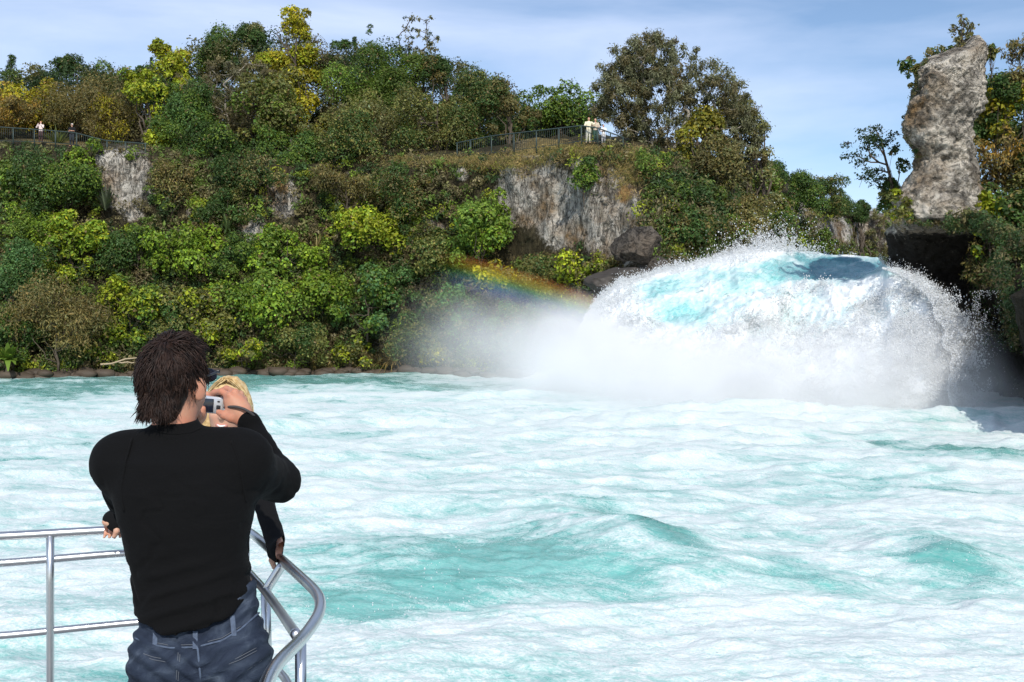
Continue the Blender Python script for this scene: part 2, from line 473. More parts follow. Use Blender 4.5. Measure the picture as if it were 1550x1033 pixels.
# ------------------------------------------------------------------ river
def make_river_mat():
    m, t, out = mat('churned_turquoise_water')
    p = N(t, 'ShaderNodeBsdfPrincipled')
    L(t, p.outputs['BSDF'], out.inputs['Surface'])
    tcn = N(t, 'ShaderNodeTexCoord').outputs['Object']
    w = noise_node(t, 0.22, 3, 0.5, 0, tcn)
    wv = N(t, 'ShaderNodeMix', data_type='RGBA', blend_type='LINEAR_LIGHT')
    wv.inputs['Factor'].default_value = 0.9
    L(t, tcn, wv.inputs['A']); L(t, w.outputs['Color'], wv.inputs['B'])
    vec = wv.outputs['Result']
    n1 = noise_node(t, 0.9, 9, 0.66, 0.5, vec, (0.55, 1.0, 1.0), (0, 0, R(30)))
    n2 = noise_node(t, 3.4, 7, 0.7, 0.9, vec, (0.35, 1.0, 1.0), (0, 0, R(34)))
    n3 = noise_node(t, 13.0, 6, 0.7, 0.6, vec, (0.35, 1.0, 1.0), (0, 0, R(34)))
    n4 = noise_node(t, 34.0, 4, 0.7, 0.2, tcn, (0.7, 1, 1))
    f = mth(t, 'ADD', mth(t, 'MULTIPLY', n1.outputs['Fac'], 0.52), mth(t, 'MULTIPLY', n2.outputs['Fac'], 0.42))
    f = mth(t, 'ADD', f, mth(t, 'MULTIPLY', mth(t, 'SUBTRACT', n3.outputs['Fac'], 0.5), 0.34))
    f = mth(t, 'ADD', f, mth(t, 'MULTIPLY', mth(t, 'SUBTRACT', n4.outputs['Fac'], 0.5), 0.14))
    fo = mth(t, 'ADD', attr(t, 'foam'), mth(t, 'MULTIPLY', mth(t, 'SUBTRACT', f, 0.47), 2.6))
    fac = maprange(t, fo, 0.12, 0.86, 0.0, 1.0)
    deep = mixc(t, attr(t, 'deep'), (0.120, 0.435, 0.385), (0.010, 0.18, 0.15))
    deep = mixc(t, maprange(t, n1.outputs['Fac'], 0.35, 0.65), deep, mixc(t, attr(t, 'deep'), (0.22, 0.55, 0.495), (0.03, 0.26, 0.22)))
    foamc = mixc(t, n2.outputs['Fac'], (0.45, 0.645, 0.61), (0.71, 0.76, 0.74))
    col = mixc(t, fac, deep, foamc)
    def lace(scale, width, seedrot, sx):
        a = noise_node(t, scale, 5, 0.62, 1.1, vec, (sx, 1.0, 1.0), (0, 0, R(seedrot)))
        r = mth(t, 'ABSOLUTE', mth(t, 'SUBTRACT', a.outputs['Fac'], 0.5))
        return maprange(t, r, width * .15, width, 1.0, 0.0)
    l1, l2, l3 = lace(1.1, 0.055, 30, 0.40), lace(3.2, 0.075, 36, 0.35), lace(9.0, 0.10, 24, 0.5)
    lc = mth(t, 'MAXIMUM', mth(t, 'MULTIPLY', l1, 0.8), mth(t, 'MAXIMUM', mth(t, 'MULTIPLY', l2, 0.8), mth(t, 'MULTIPLY', l3, 0.55)))
    l4 = lace(5.0, 0.085, 33, 0.10)
    lc = mth(t, 'MAXIMUM', lc, mth(t, 'MULTIPLY', l4, 0.7))
    gran = maprange(t, n4.outputs['Fac'], 0.40, 0.56, 0.25, 1.0)
    lc = mth(t, 'MULTIPLY', lc, gran)
    lw = maprange(t, mth(t, 'ADD', fo, mth(t, 'MULTIPLY', mth(t, 'SUBTRACT', n1.outputs['Fac'], 0.5), 1.2)), 0.0, 0.75, 0.22, 1.0)
    fleck = mth(t, 'MULTIPLY', maprange(t, n4.outputs['Fac'], 0.585, 0.64), maprange(t, n1.outputs['Fac'], .42, .6))
    lc = mth(t, 'MAXIMUM', lc, fleck)
    lc = mth(t, 'MULTIPLY', lc, lw, True)
    col = mixc(t, lc, col, (0.84, 0.85, 0.835))
    dk = mth(t, 'MULTIPLY', maprange(t, n3.outputs['Fac'], 0.30, 0.46, 0.38, 0.0), maprange(t, lc, 0, .3, 1, 0))
    col = mixc(t, dk, col, deep)
    fac = mth(t, 'MAXIMUM', fac, lc)
    h = mth(t, 'ADD', mth(t, 'ADD', mth(t, 'MULTIPLY', n2.outputs['Fac'], 1.0), mth(t, 'MULTIPLY', n3.outputs['Fac'], 0.5)), mth(t, 'MULTIPLY', lc, 0.30))
    L(t, col, p.inputs['Base Color'])
    L(t, maprange(t, fac, 0.1, 0.6, 0.16, 0.9), p.inputs['Roughness'])
    L(t, maprange(t, fac, 0.1, 0.7, 0.40, 0.03), p.inputs['Specular IOR Level'])
    bump(t, h, 0.38, 0.09, p)
    return m
M_RIVER = make_river_mat()

def build_river():
    # rows spread evenly in perspective so that near ripples are as fine as far ones
    inv = np.linspace(1 / 5.0, 1 / 90.0, 620)
    Yr = np.concatenate([[-30, -10, -3, 1, 3], 1 / inv])
    sx = np.linspace(-0.95, 0.95, 640)
    Yw = np.maximum(Yr, 14)
    X = sx[None, :] * Yw[:, None] * 1.0
    Y = Yr[:, None] + 0 * X
    fd = np.sqrt((X - 10) ** 2 + (Y - 40) ** 2)                      # distance from the foot of the fall
    churn = np.exp(-fd / 16)
    def turb(X, Y, s, sy, k, o=4):
        return fbm(X * s + 0.15 * Y, Y * sy - 0.12 * X, k, o)
    big = turb(X, Y, 0.16, 0.30, 1.3, 3)
    mid = turb(X, Y, 0.50, 0.95, 4.1, 4)
    rid = 1 - np.abs(turb(X + 0.5 * mid, Y, 0.42, 0.85, 8.3, 3)) * 2.2
    fine = turb(X, Y, 1.8, 2.8, 6.6, 3)
    amp = np.interp(Y, [3, 10, 30, 60], [0.55, 0.75, 1.0, .9])
    chop = 1 - 2 * np.abs(turb(X + .3 * mid, Y, 1.1, 2.0, 12.2, 4))
    Z = amp * (0.22 * big + 0.06 * mid + 0.035 * rid + 0.018 * fine + 0.055 * chop) + churn * (0.22 * mid + 0.4 * np.maximum(0, big) + 0.16 * rid * rid)
    def pb(lst):
        s = 0
        for (px, py, rx, ry, a, tilt) in lst:
            Yc = CH * F / (py - HY)
            pxx = CX + X * F / np.maximum(Y, 1)
            pyy = HY + CH * F / np.maximum(Y, 1)
            dx, dy = (pxx - px), (pyy - py) - tilt * (pxx - px)
            wob = 0.35 * fbm(X * .5, Y * .9, 3.3, 4)
            s = np.maximum(s, a * np.exp(-((dx / rx) ** 2 + (dy / ry) ** 2) * (1 + wob) * 1.0))
        return s
    green = pb([(770, 868, 190, 48, .95, 0.04), (560, 925, 140, 36, .85, -0.05), (860, 880, 170, 44, .62, 0.15), (970, 825, 85, 24, 1.6, 0.42), (1440, 870, 110, 34, .75, 0.25), (1220, 890, 100, 26, .55, .2), (640, 905, 120, 36, .7, 0.1),
                (60, 596, 210, 10, .55, 0), (420, 580, 240, 10, .65, 0.0), (200, 582, 230, 8, .6, 0), (640, 588, 130, 7, .5, 0), (1330, 676, 70, 5, .9, 0.02), (1470, 690, 100, 10, 1.0, 0.1),
                (20, 1010, 150, 34, .6, 0), (60, 925, 110, 34, .3, 0), (490, 870, 70, 40, .35, 0), (1330, 740, 150, 12, .3, 0.05), (1100, 760, 200, 14, .25, 0), (620, 690, 200, 14, .28, 0), (30, 640, 160, 8, .35, 0), (150, 740, 160, 30, .22, 0)])
    deepm = pb([(975, 828, 70, 16, 1.3, 0.40), (1330, 677, 60, 4.5, .8, 0.02), (1470, 688, 95, 8, .8, 0.1), (330, 576, 500, 8, .65, 0), (60, 593, 200, 4, .4, 0), (430, 585, 160, 3.5, .4, 0), (760, 850, 140, 26, .25, 0), (560, 925, 110, 26, .2, -.05), (1440, 870, 90, 24, .3, .25), (1430, 870, 60, 16, .25, .25)])
    bulge = pb([(930, 830, 150, 40, 1, 0.3), (1420, 860, 120, 30, .6, .2), (580, 950, 200, 20, -.8, -.05)])
    froth = turb(X, Y, 4.5, 6.0, 2.2, 3)
    Z = Z + 0.022 * np.abs(froth) * np.interp(Y, [5, 12, 40], [1, 1.2, 2.2])
    Z = Z + 0.30 * bulge
    far = smooth01((Y - 46) / 14) * smooth01((8 - X) / 14)           # calmer bluer water along the far bank
    foam = 0.47 + 0.16 * rid * 0.6 + 0.42 * turb(X, Y, 0.12, 0.34, 9.9, 3) - 1.22 * green * (0.75 + 0.2 * rid) - 0.16 * far + 0.45 * churn
    foam = foam + 0.5 * pb([(330, 985, 420, 17, 1.3, -0.09), (700, 955, 260, 12, 1.0, .0), (1180, 965, 260, 30, .55, -0.05), (1480, 960, 150, 40, .5, 0)])
    crest = np.clip((rid - 0.55) * 2, 0, 1)
    foam = foam + 0.22 * crest
    V = np.stack([X, Y, Z], -1).reshape(-1, 3)
    me = np_mesh('river', V, grid_faces(*X.shape, flip=False), True, {'foam': ('POINT', foam), 'deep': ('POINT', np.clip(deepm, 0, 1))})
    o = link_mesh('river', me, M_RIVER)
    o['kind'] = 'structure'
build_river()

# ------------------------------------------------------------------ waterfall
def make_fall_mat():
    m, t, out = mat('falling_white_water')
    p = N(t, 'ShaderNodeBsdfPrincipled')
    L(t, p.outputs['BSDF'], out.inputs['Surface'])
    n1 = noise_node(t, 0.9, 8, 0.65, 0.5, mapscale=(0.45, 0.5, 1.7), maprot=(0, R(29), 0))
    n2 = noise_node(t, 4.5, 6, 0.7, 0.6, mapscale=(0.5, 0.6, 1.3), maprot=(0, R(31), 0))
    f = mth(t, 'ADD', attr(t, 'foam'), mth(t, 'MULTIPLY', mth(t, 'SUBTRACT', n1.outputs['Fac'], 0.5), 1.9))
    fac = maprange(t, f, 0.10, 0.85)
    glass = mixc(t, attr(t, 'deep'), (0.26, 0.60, 0.60), (0.055, 0.235, 0.285))
    glass = mixc(t, maprange(t, n2.outputs['Fac'], 0.4, 0.68), glass, mixc(t, attr(t, 'deep'), (0.55, 0.80, 0.80), (0.06, 0.20, 0.26)))
    white = mixc(t, n2.outputs['Fac'], (0.80, 0.855, 0.865), (0.94, 0.945, 0.94))
    L(t, mixc(t, fac, glass, white), p.inputs['Base Color'])
    L(t, maprange(t, fac, 0, 0.6, 0.25, 0.95), p.inputs['Roughness'])
    p.inputs['Specular IOR Level'].default_value = 0.2
    n3 = noise_node(t, 11, 5, 0.75, 0.5)
    bump(t, mth(t, 'ADD', mth(t, 'ADD', n2.outputs['Fac'], n1.outputs['Fac']), mth(t, 'MULTIPLY', n3.outputs['Fac'], .55)), 0.55, 0.20, p)
    return m
M_FALL = make_fall_mat()
FT = [(770, 628), (800, 606), (830, 578), (855, 545), (872, 512), (885, 482), (900, 457), (915, 445), (940, 427), (960, 421), (1000, 408), (1030, 402), (1060, 397), (1100, 384), (1125, 376), (1150, 371), (1180, 374), (1210, 380), (1250, 384), (1300, 387), (1328, 389), (1335, 396), (1340, 401), (1350, 403), (1375, 411), (1400, 422), (1420, 440), (1436, 468), (1446, 500), (1455, 540), (1462, 590), (1464, 640)]
def fall_top(px):
    px = np.asarray(px, float)
    k = np.interp(px, [860, 920, 1170, 1190, 1336, 1350, 1430, 1464], [0, 1, 1, .25, .25, 1.3, 1.6, 1.6])
    return np.interp(px, [a for a, b in FT], [b for a, b in FT]) + k * (7 * fbm(px * .035, 0 * px + 2.5, 1.0, 4) + 3 * fbm(px * .16, 0 * px + 7.5, 3.0, 3))
def fall_depth(px, py):
    crest = np.interp(px, [770, 870, 900, 1000, 1100, 1200, 1334, 1347, 1400, 1464], [50.5, 54, 56, 58.5, 60, 61, 59.5, 47.6, 46.6, 45.0])
    foot = np.interp(px, [870, 950, 1100, 1300, 1400, 1464], [50, 45, 41, 39.5, 38.5, 40])
    T = fall_top(px)
    B = HY + CH * F / foot + 6
    t = np.clip((py - T) / (B - T), 0, 1)
    s = np.interp(t, [0, .08, .2, .35, .6, .8, 1], [0, .18, .38, .56, .78, .9, 1.0])
    Y = crest + (foot - crest) * s
    # the dark tongue sits back; the white lip in front of it bulges out
    tongue = np.exp(-(((px - 1265) / 75) ** 2 + ((py - 404) / 17) ** 2) * 1.2)
    lip = np.exp(-(((px - 1290) / 130) ** 2 + ((py - 455) / 28) ** 2))
    Y = Y + 2.0 * tongue - 1.3 * lip
    yl = np.interp(px, [1150, 1180, 1250, 1300, 1334, 1339, 1345, 1470], [420, 425, 428, 420, 407, 400, 380, 380])
    lipY = np.interp(px, [1150, 1200, 1260, 1346, 1400, 1464], [56.0, 53, 49.5, 47.6, 46.6, 45.0])
    Yf = lipY + (foot - lipY) * np.clip((py - yl) / (B - yl), 0, 1)
    wl = smooth01((py - yl + 4) / 7) * smooth01((px - 1150) / 60)
    Y = Y * (1 - wl) + Yf * wl
    # a slanting trough where the upper stream slides under the front surge, and the surge's rolling edge
    ax, ay, bx_, by_ = 1195.0, 412.0, 985.0, 498.0
    ln = math.hypot(bx_ - ax, by_ - ay)
    s_ = ((px - ax) * (bx_ - ax) + (py - ay) * (by_ - ay)) / ln ** 2
    d_ = ((px - ax) * (by_ - ay) - (py - ay) * (bx_ - ax)) / ln
    mk = smooth01((s_ + .05) / .2) * smooth01((1.15 - s_) / .3)
    w_ = 5 * fbm(px * .05, py * .05, 2.0, 3)
    Y = Y + mk * (0.9 * np.exp(-((d_ + w_) / 15) ** 2) - 1.3 * np.exp(-((d_ + w_ - 34) / 22) ** 2) - .5 * np.exp(-((d_ + w_ + 44) / 24) ** 2))
    edge = np.clip((px - 1400) / 64, 0, 1)
    return Y + 0.4 * edge ** 2, t
FALL = {}
def build_fall():
    pxs = np.concatenate([np.arange(770, 1330, 2.0), np.arange(1330, 1464.1, 1.2)])
    tt = np.linspace(0, 1, 210) ** 1.15
    T = fall_top(pxs)
    foot = np.interp(pxs, [870, 950, 1100, 1300, 1400, 1464], [50, 45, 41, 39.5, 38.5, 40])
    B = HY + CH * F / foot + 6
    py = T[None, :] + tt[:, None] * (B - T)[None, :]
    px = pxs[None, :] + 0 * py
    Y, t = fall_depth(px, py)
    x, z = (px - CX) * Y / F, CH + (HY - py) * Y / F
    b = 0.55 * fbm(x * .35, Y * .3, z * .35, 3) + 0.35 * fbm(x * 1.1, Y * .9, z * 1.1, 4) + 0.17 * np.abs(fbm(x * 2.6, Y * 2, z * 2.6, 3)) * 2 + 0.10 * fbm(x * 5.5, Y * 4, z * 5.5, 2)
    pil = np.abs(fbm(x * 0.7 - 0.4 * z, Y * .5, z * .5 + .3 * x, 4)) * 2
    deep = np.exp(-(((px - 1262) / 80) ** 2 + ((py - 405) / 19) ** 2) * 1.0) ** 1.0
    deep = np.clip(deep * 1.45, 0, 1) * np.clip((px - 1150) / 40, 0, 1)
    am = (1 - 0.75 * deep) * np.interp(t, [0, 0.05, 0.2, 1], [0.35, 0.6, 1, 1])
    am = am * np.interp(px, [1340, 1400, 1464], [1, .6, .35])
    Y2 = Y - am * (b * 1.0 - 0.30 * pil + 0.15)
    z2 = z + (am + .12 * deep) * (0.35 * fbm(x * 1.3 + 7, Y, z * 1.3, 4) + 0.12 * fbm(x * 4.1, Y * 2, 5 + z, 3)) * np.interp(t, [0, .1, 1], [.6, 1, 1])
    x2 = x + am * 0.16 * fbm(x * 1.2, Y, z * 1.2 + 30, 4) * np.clip((px - 1380) / 40, 0.2, 2.0)
    x2 = x2 + (1.0 * fbm(z * .8, t * 2, 4.4, 4) + .5 * fbm(z * 3.2, Y * .5, 8.4, 3)) * np.clip((px - 1400) / 55, 0, 1)
    foam = 0.95 + 0 * px
    deep = np.clip(deep * (.85 + .7 * fbm(px * .03, py * .09, 1.0, 4)), 0, 1)
    foam = foam - 1.25 * deep
    for (cx, cy, rx, ry, a) in [(1040, 478, 44, 22, .95), (1010, 432, 36, 16, .75), (1120, 432, 80, 22, .55), (1080, 412, 40, 12, .4), (985, 450, 20, 22, .35), (1170, 410, 40, 14, .8), (1250, 470, 160, 30, .22), (1140, 520, 150, 60, .14)]:
        foam = foam - a * np.exp(-(((px - cx) / rx) ** 2 + ((py - cy) / ry) ** 2))
    foam = foam + 1.0 * np.exp(-(((px - 1285) / 22) ** 2 + ((py - 388) / 4) ** 2)) + .9 * np.exp(-((t / .035) ** 2)) * smooth01((1190 - px) / 40)
    FALL.update(px=px, x=x2, Y=Y2, z=z2, foam=foam, t=t)
    # a back row that drops behind the crest, so that the sheet has a far side
    xb, Yb, zb = x2[0] + 0.5, Y2[0] + 7, z2[0] - 0.9
    xbb, Ybb, zbb = x2[0] * 1.25, Y2[0] + 45, z2[0] * 0 + 5.6
    X = np.vstack([xbb[None], xb[None], x2[:1], x2]); YY = np.vstack([Ybb[None], Yb[None], Y2[:1], Y2]); Z = np.vstack([zbb[None], zb[None], z2[:1], z2])
    fo = np.vstack([foam[:1] * 0, foam[:1], foam[:1], foam]); de = np.vstack([deep[:1] * 0 + 1, deep[:1], deep[:1], deep])
    V = np.stack([X, YY, Z], -1).reshape(-1, 3)
    gf = grid_faces(*X.shape, flip=True).reshape(X.shape[0] - 1, X.shape[1] - 1, 4)
    me = np_mesh('waterfall', V, np.delete(gf, 2, 0).reshape(-1, 4), True, {'foam': ('POINT', fo), 'deep': ('POINT', de)})
    o = link_mesh('waterfall', me, M_FALL)
    tag(o, 'wide white waterfall with a turquoise crest bursting out of the rock gorge', 'waterfall')
build_fall()

# droplets thrown off the fall and above the crest: one uncountable mass of real little drops
def drop_mat():
    m, t, out = mat('spray_white')
    d = N(t, 'ShaderNodeBsdfDiffuse'); d.inputs['Color'].default_value = (0.90, 0.91, 0.91, 1)
    tr = N(t, 'ShaderNodeBsdfTranslucent'); tr.inputs['Color'].default_value = (0.90, 0.92, 0.92, 1)
    ms = N(t, 'ShaderNodeMixShader'); ms.inputs[0].default_value = 0.4
    L(t, d.outputs[0], ms.inputs[1]); L(t, tr.outputs[0], ms.inputs[2]); L(t, ms.outputs[0], out.inputs['Surface'])
    return m
def build_spray():
    rs = np.random.RandomState(5)
    P, S = [], []
    def add(px, py, Y, s):
        P.append(np.stack([(px - CX) * Y / F, Y, CH + (HY - py) * Y / F], -1)); S.append(s)
    # right-hand fringe, in strands
    n = 40000
    t = rs.uniform(0, 1, n) ** 0.9
    py = 405 + t * 225
    e = np.interp(py, [405, 420, 450, 500, 560, 600, 640], [1345, 1387, 1420, 1443, 1452, 1452, 1448])
    out = rs.exponential(1.0, n) * np.interp(py, [405, 450, 520, 600], [7, 13, 19, 15])
    px = e - 16 + out + 9 * fbm(py * .05, 0, 3, 3)
    dens = vnoise(px * 0.075, py * 0.075, 1.0) + 0.7 * vnoise(px * .2, py * .2, 4.0)
    dens = fbm(px * .11, py * .11, 1.0, 4)
    keep = (rs.uniform(-.9, .75, n) < dens * 1.6 - 0.018 * out + .25) & (px < 1500)
    px, py = px[keep], py[keep]
    Y = fall_depth(np.minimum(px, 1455), py)[0] - .7 + rs.normal(0, .6, len(px))
    add(px, py, Y, np.abs(rs.normal(0, 1, len(px))) * 0.014 + 0.008)
    # faint far fringe against the dark wall
    n = 5600
    px, py = rs.normal(1474, 22, n), rs.uniform(440, 610, n)
    keep = rs.uniform(-.4, .9, n) < fbm(px * .09, py * .05, 2.0, 4) * 1.6
    add(px[keep], py[keep], 39.5 + rs.normal(0, .7, keep.sum()), rs.uniform(0.006, 0.014, keep.sum()))
    # over the crest
    n = 9000
    px = rs.normal(1165, 42, n)
    up = rs.exponential(11, n)
    py = fall_top(px) - up + 3
    keep = rs.uniform(-.8, .8, n) < fbm(px * .16, py * .12, 9.0, 4) * 1.5
    add(px[keep], py[keep], 59.5 + rs.normal(0, .8, keep.sum()), np.abs(rs.normal(0, 1, keep.sum())) * 0.014 + 0.008)
    n = 4000
    px = rs.uniform(895, 1120, n)
    py = fall_top(px) - rs.exponential(3.2, n) + 2
    Yc = np.interp(px, [870, 900, 1000, 1100], [54, 56, 58.5, 60])
    add(px, py, Yc - 0.6 + rs.normal(0, .3, n), rs.uniform(0.008, 0.022, n))
    n = 1800
    px = rs.uniform(1330, 1430, n)
    py = fall_top(px) - rs.exponential(4, n) + 2
    add(px, py, np.interp(px, [1330, 1344, 1400, 1430], [50, 47.0, 46.0, 45.4]) + rs.normal(0, .3, n), rs.uniform(0.008, 0.022, n))
    # froth thrown a little off the white parts of the fall itself
    n = 230000
    i, j = rs.randint(0, FALL['x'].shape[0], n), rs.randint(0, FALL['x'].shape[1], n)
    x, Yq, z, fo, tq = [FALL[k][i, j] for k in ('x', 'Y', 'z', 'foam', 't')]
    cl = fbm(x * .9 - .5 * z, Yq * .5, z * .9, 4)
    keep = (rs.uniform(-.55, .6, n) < cl * 1.5 + (fo - .75) * 2.2 - .15 - .25 * np.clip((FALL['px'][i, j] - 1200) / 150, 0, 1)) & (fo > .55)
    off = rs.exponential(1.0, n) * (.06 + .15 * np.clip(cl + .2, 0, 1))
    p = np.stack([x + rs.normal(0, .05, n), Yq - off, z + off * .7 + rs.normal(0, .06, n)], -1)[keep]
    P.append(p); S.append((np.abs(rs.normal(0, 1, n)) * .011 + .010)[keep])
    # hopping drops over the nearer river
    n = 2600
    Yn = 1 / rs.uniform(1 / 40, 1 / 9, n)
    pxn = rs.uniform(420, 1550, n)
    cl = (vnoise(pxn * .012, 900 / Yn * .1, 1.0) > 0.25)
    pyn = HY + (CH - 0.35 - rs.exponential(0.10, n)) * F / Yn
    add(pxn[cl], pyn[cl], Yn[cl], rs.uniform(0.003, 0.007, cl.sum()))
    P, S = np.vstack(P), np.concatenate(S)
    n = len(P)
    st = 1 + np.abs(rs.normal(0, .5, (n, 1)))
    oct_ = np.array([(1, 0, 0), (-1, 0, 0), (0, 1, 0), (0, -1, 0), (0, 0, 1), (0, 0, -1)], float)
    of = np.array([(0, 2, 4), (2, 1, 4), (1, 3, 4), (3, 0, 4), (2, 0, 5), (1, 2, 5), (3, 1, 5), (0, 3, 5)])
    sc = np.concatenate([S[:, None] * rs.uniform(.7, 1.5, (n, 1)), S[:, None], S[:, None] * st], 1)
    V = (P[:, None, :] + oct_[None] * sc[:, None, :]).reshape(-1, 3)
    Fq = (np.arange(n)[:, None, None] * 6 + of[None]).reshape(-1, 3)
    me = np_mesh('spray', V, Fq, True)
    o = link_mesh('spray_droplets', me, drop_mat())
    tag(o, 'fine white droplets flung off the waterfall and its crest', 'spray', kind='stuff')
build_spray()

# ------------------------------------------------------------------ mist hanging at the foot of the fall (a real volume)
def vec_node(t, op, a, b):
    v = N(t, 'ShaderNodeVectorMath', operation=op)
    for i, q in enumerate((a, b)):
        if isinstance(q, tuple): v.inputs[i].default_value = q
        elif q is not None: L(t, q, v.inputs[i])
    return v
def build_mist():
    m, t, out = mat('spray_mist')
    pos = N(t, 'ShaderNodeTexCoord').outputs['Object']
    tot = None
    for (px, py, Y, rx, ry, rz, d) in MISTS:
        c = at(px, py, Y)
        q = vec_node(t, 'SUBTRACT', pos, tuple(c)).outputs[0]
        q = vec_node(t, 'DIVIDE', q, (rx, ry, rz)).outputs[0]
        l = vec_node(t, 'LENGTH', q, None).outputs['Value']
        s = maprange(t, l, 1.0, 0.05, 0.0, d, True)
        tot = s if tot is None else mth(t, 'ADD', tot, s)
    n = noise_node(t, 0.30, 4, 0.6, 0.5, pos)
    k = maprange(t, n.outputs['Fac'], 0.34, 0.66, 0.25, 1.6)
    den = mth(t, 'MULTIPLY', tot, k)
    v = N(t, 'ShaderNodeVolumeScatter')
    v.inputs['Color'].default_value = (0.985, 0.98, 0.965, 1)
    v.inputs['Anisotropy'].default_value = -0.15
    L(t, den, v.inputs['Density'])
    L(t, v.outputs['Volume'], out.inputs['Volume'])
    lo, hi = np.array([1e9] * 3), np.array([-1e9] * 3)
    for (px, py, Y, rx, ry, rz, d) in MISTS:
        c = np.array(at(px, py, Y)); r = np.array([rx, ry, rz])
        lo, hi = np.minimum(lo, c - r), np.maximum(hi, c + r)
    lo[2] = -0.6
    bm = bmesh.new()
    bmesh.ops.create_cube(bm, size=1)
    for vv in bm.verts:
        vv.co = Vector([(lo[i] + hi[i]) / 2 + vv.co[i] * (hi[i] - lo[i]) for i in range(3)])
    me = bpy.data.meshes.new('mist'); bm.to_mesh(me); bm.free()
    o = link_mesh('mist', me, m)
    tag(o, 'white spray mist drifting from the foot of the waterfall', 'mist', kind='stuff')
MISTS = [(862, 520, 48.5, 3.6, 3.6, 3.0, 0.40), (1436, 570, 42.5, 3.0, 2.6, 3.0, 0.32), (890, 540, 47.5, 4.5, 4.0, 2.6, 0.45), (1150, 604, 39.0, 8.5, 4.5, 3.7, 0.50), (980, 582, 43, 8.0, 6, 3.2, 0.46), (800, 545, 51, 7.5, 7, 4.2, 0.15), (730, 520, 57, 6.5, 6, 4.8, 0.06), (1350, 596, 38, 5.2, 3.2, 4.2, 0.34), (1470, 640, 36, 4.5, 3.5, 2.4, 0.10)]
build_mist()

# ------------------------------------------------------------------ rainbow: a bent band of coloured scattering in the thin mist
def build_rainbow():
    Y0 = 55.5
    cx, cz, Rr = (383 - CX) * Y0 / F, CH + (HY - 1735) * Y0 / F, 1357 * Y0 / F
    w = 68 * Y0 / F
    m, t, out = mat('rainbow_light')
    pos = N(t, 'ShaderNodeTexCoord').outputs['Object']
    q = vec_node(t, 'SUBTRACT', pos, (cx, 0, cz)).outputs[0]
    q = vec_node(t, 'MULTIPLY', q, (1, 0, 1)).outputs[0]
    l = vec_node(t, 'LENGTH', q, None).outputs['Value']
    u = maprange(t, l, Rr - w / 2, Rr + w / 2)
    r = ramp(t, u, [(0.0, (0, 0, 0)), (0.14, (.10, .10, .22)), (0.30, (.12, .24, .62)), (0.44, (.10, .45, .55)), (0.54, (.20, .65, .18)), (0.64, (.80, .75, .06)), (0.77, (.95, .48, .05)), (0.89, (.55, .14, .05)), (1.0, (0, 0, 0))])
    sx = N(t, 'ShaderNodeSeparateXYZ'); L(t, pos, sx.inputs[0])
    x0, x1, x2, x3 = [(p - CX) * Y0 / F for p in (650, 760, 890, 1000)]
    fade = mth(t, 'MULTIPLY', maprange(t, sx.outputs['X'], x0, x1, 0, 1, True), maprange(t, sx.outputs['X'], x3, x2, 0.0, 1, True))
    n = noise_node(t, 0.5, 3, 0.5, 0, pos)
    den = mth(t, 'MULTIPLY', fade, maprange(t, n.outputs['Fac'], 0.3, 0.7, 0.6, 1.2))
    lum = mth(t, 'MULTIPLY', den, RB)
    v = N(t, 'ShaderNodeVolumeScatter')
    v.inputs['Anisotropy'].default_value = -0.155
    L(t, r.outputs['Color'], v.inputs['Color'])
    edge = mth(t, 'MULTIPLY', maprange(t, u, 0, .15, 0, 1), maprange(t, u, 1, .85, 0, 1))
    L(t, mth(t, 'MULTIPLY', lum, edge), v.inputs['Density'])
    L(t, v.outputs['Volume'], out.inputs['Volume'])
    bm = bmesh.new()
    a0, a1 = math.atan2(Rr, x0 - cx), None
    ring = []
    for i in range(41):
        px = 640 + i * 9.25
        ang = math.asin(((px - CX) * Y0 / F - cx) / Rr)
        row = []
        for (dr, dy) in ((-w / 2, -.8), (w / 2, -.8), (w / 2, .8), (-w / 2, .8)):
            row.append(bm.verts.new((cx + (Rr + dr) * math.sin(ang), Y0 + dy, cz + (Rr + dr) * math.cos(ang))))
        ring.append(row)
    for a, b in zip(ring, ring[1:]):
        for k in range(4):
            bm.faces.new((a[k], a[(k + 1) % 4], b[(k + 1) % 4], b[k]))
    bm.faces.new(ring[0][::-1]); bm.faces.new(ring[-1])
    bmesh.ops.recalc_face_normals(bm, faces=bm.faces)
    me = bpy.data.meshes.new('rainbow'); bm.to_mesh(me); bm.free()
    o = link_mesh('rainbow', me, m)
    tag(o, 'short rainbow arc hanging in the mist left of the waterfall', 'rainbow')
RB = 0.165
build_rainbow()
# ------------------------------------------------------------------ vegetation
def make_leaf_mat():
    m, t, out = mat('foliage')
    a = N(t, 'ShaderNodeAttribute'); a.attribute_name = 'leafcol'
    p = N(t, 'ShaderNodeBsdfPrincipled')
    p.inputs['Roughness'].default_value = 0.5
    p.inputs['Specular IOR Level'].default_value = 0.28
    L(t, a.outputs['Color'], p.inputs['Base Color'])
    tr = N(t, 'ShaderNodeBsdfTranslucent')
    c = mixc(t, 1.0, a.outputs['Color'], (1.1, 1.15, 0.5), 'MULTIPLY')
    L(t, c, tr.inputs['Color'])
    mxs = N(t, 'ShaderNodeMixShader')
    mxs.inputs[0].default_value = 0.28
    L(t, p.outputs['BSDF'], mxs.inputs[1]); L(t, tr.outputs['BSDF'], mxs.inputs[2])
    L(t, mxs.outputs[0], out.inputs['Surface'])
    return m
M_LEAF = make_leaf_mat()
M_BARK = simple('grey_brown_bark', (0.10, 0.08, 0.06), 0.9, 0.2, var=0.5, scale=6)
M_PALEBARK = simple('pale_bark', (0.30, 0.27, 0.22), 0.9, 0.2, var=0.4, scale=6)
M_DRIFT = simple('bleached_driftwood', (0.42, 0.33, 0.22), 0.9, 0.2, var=0.3, scale=6)

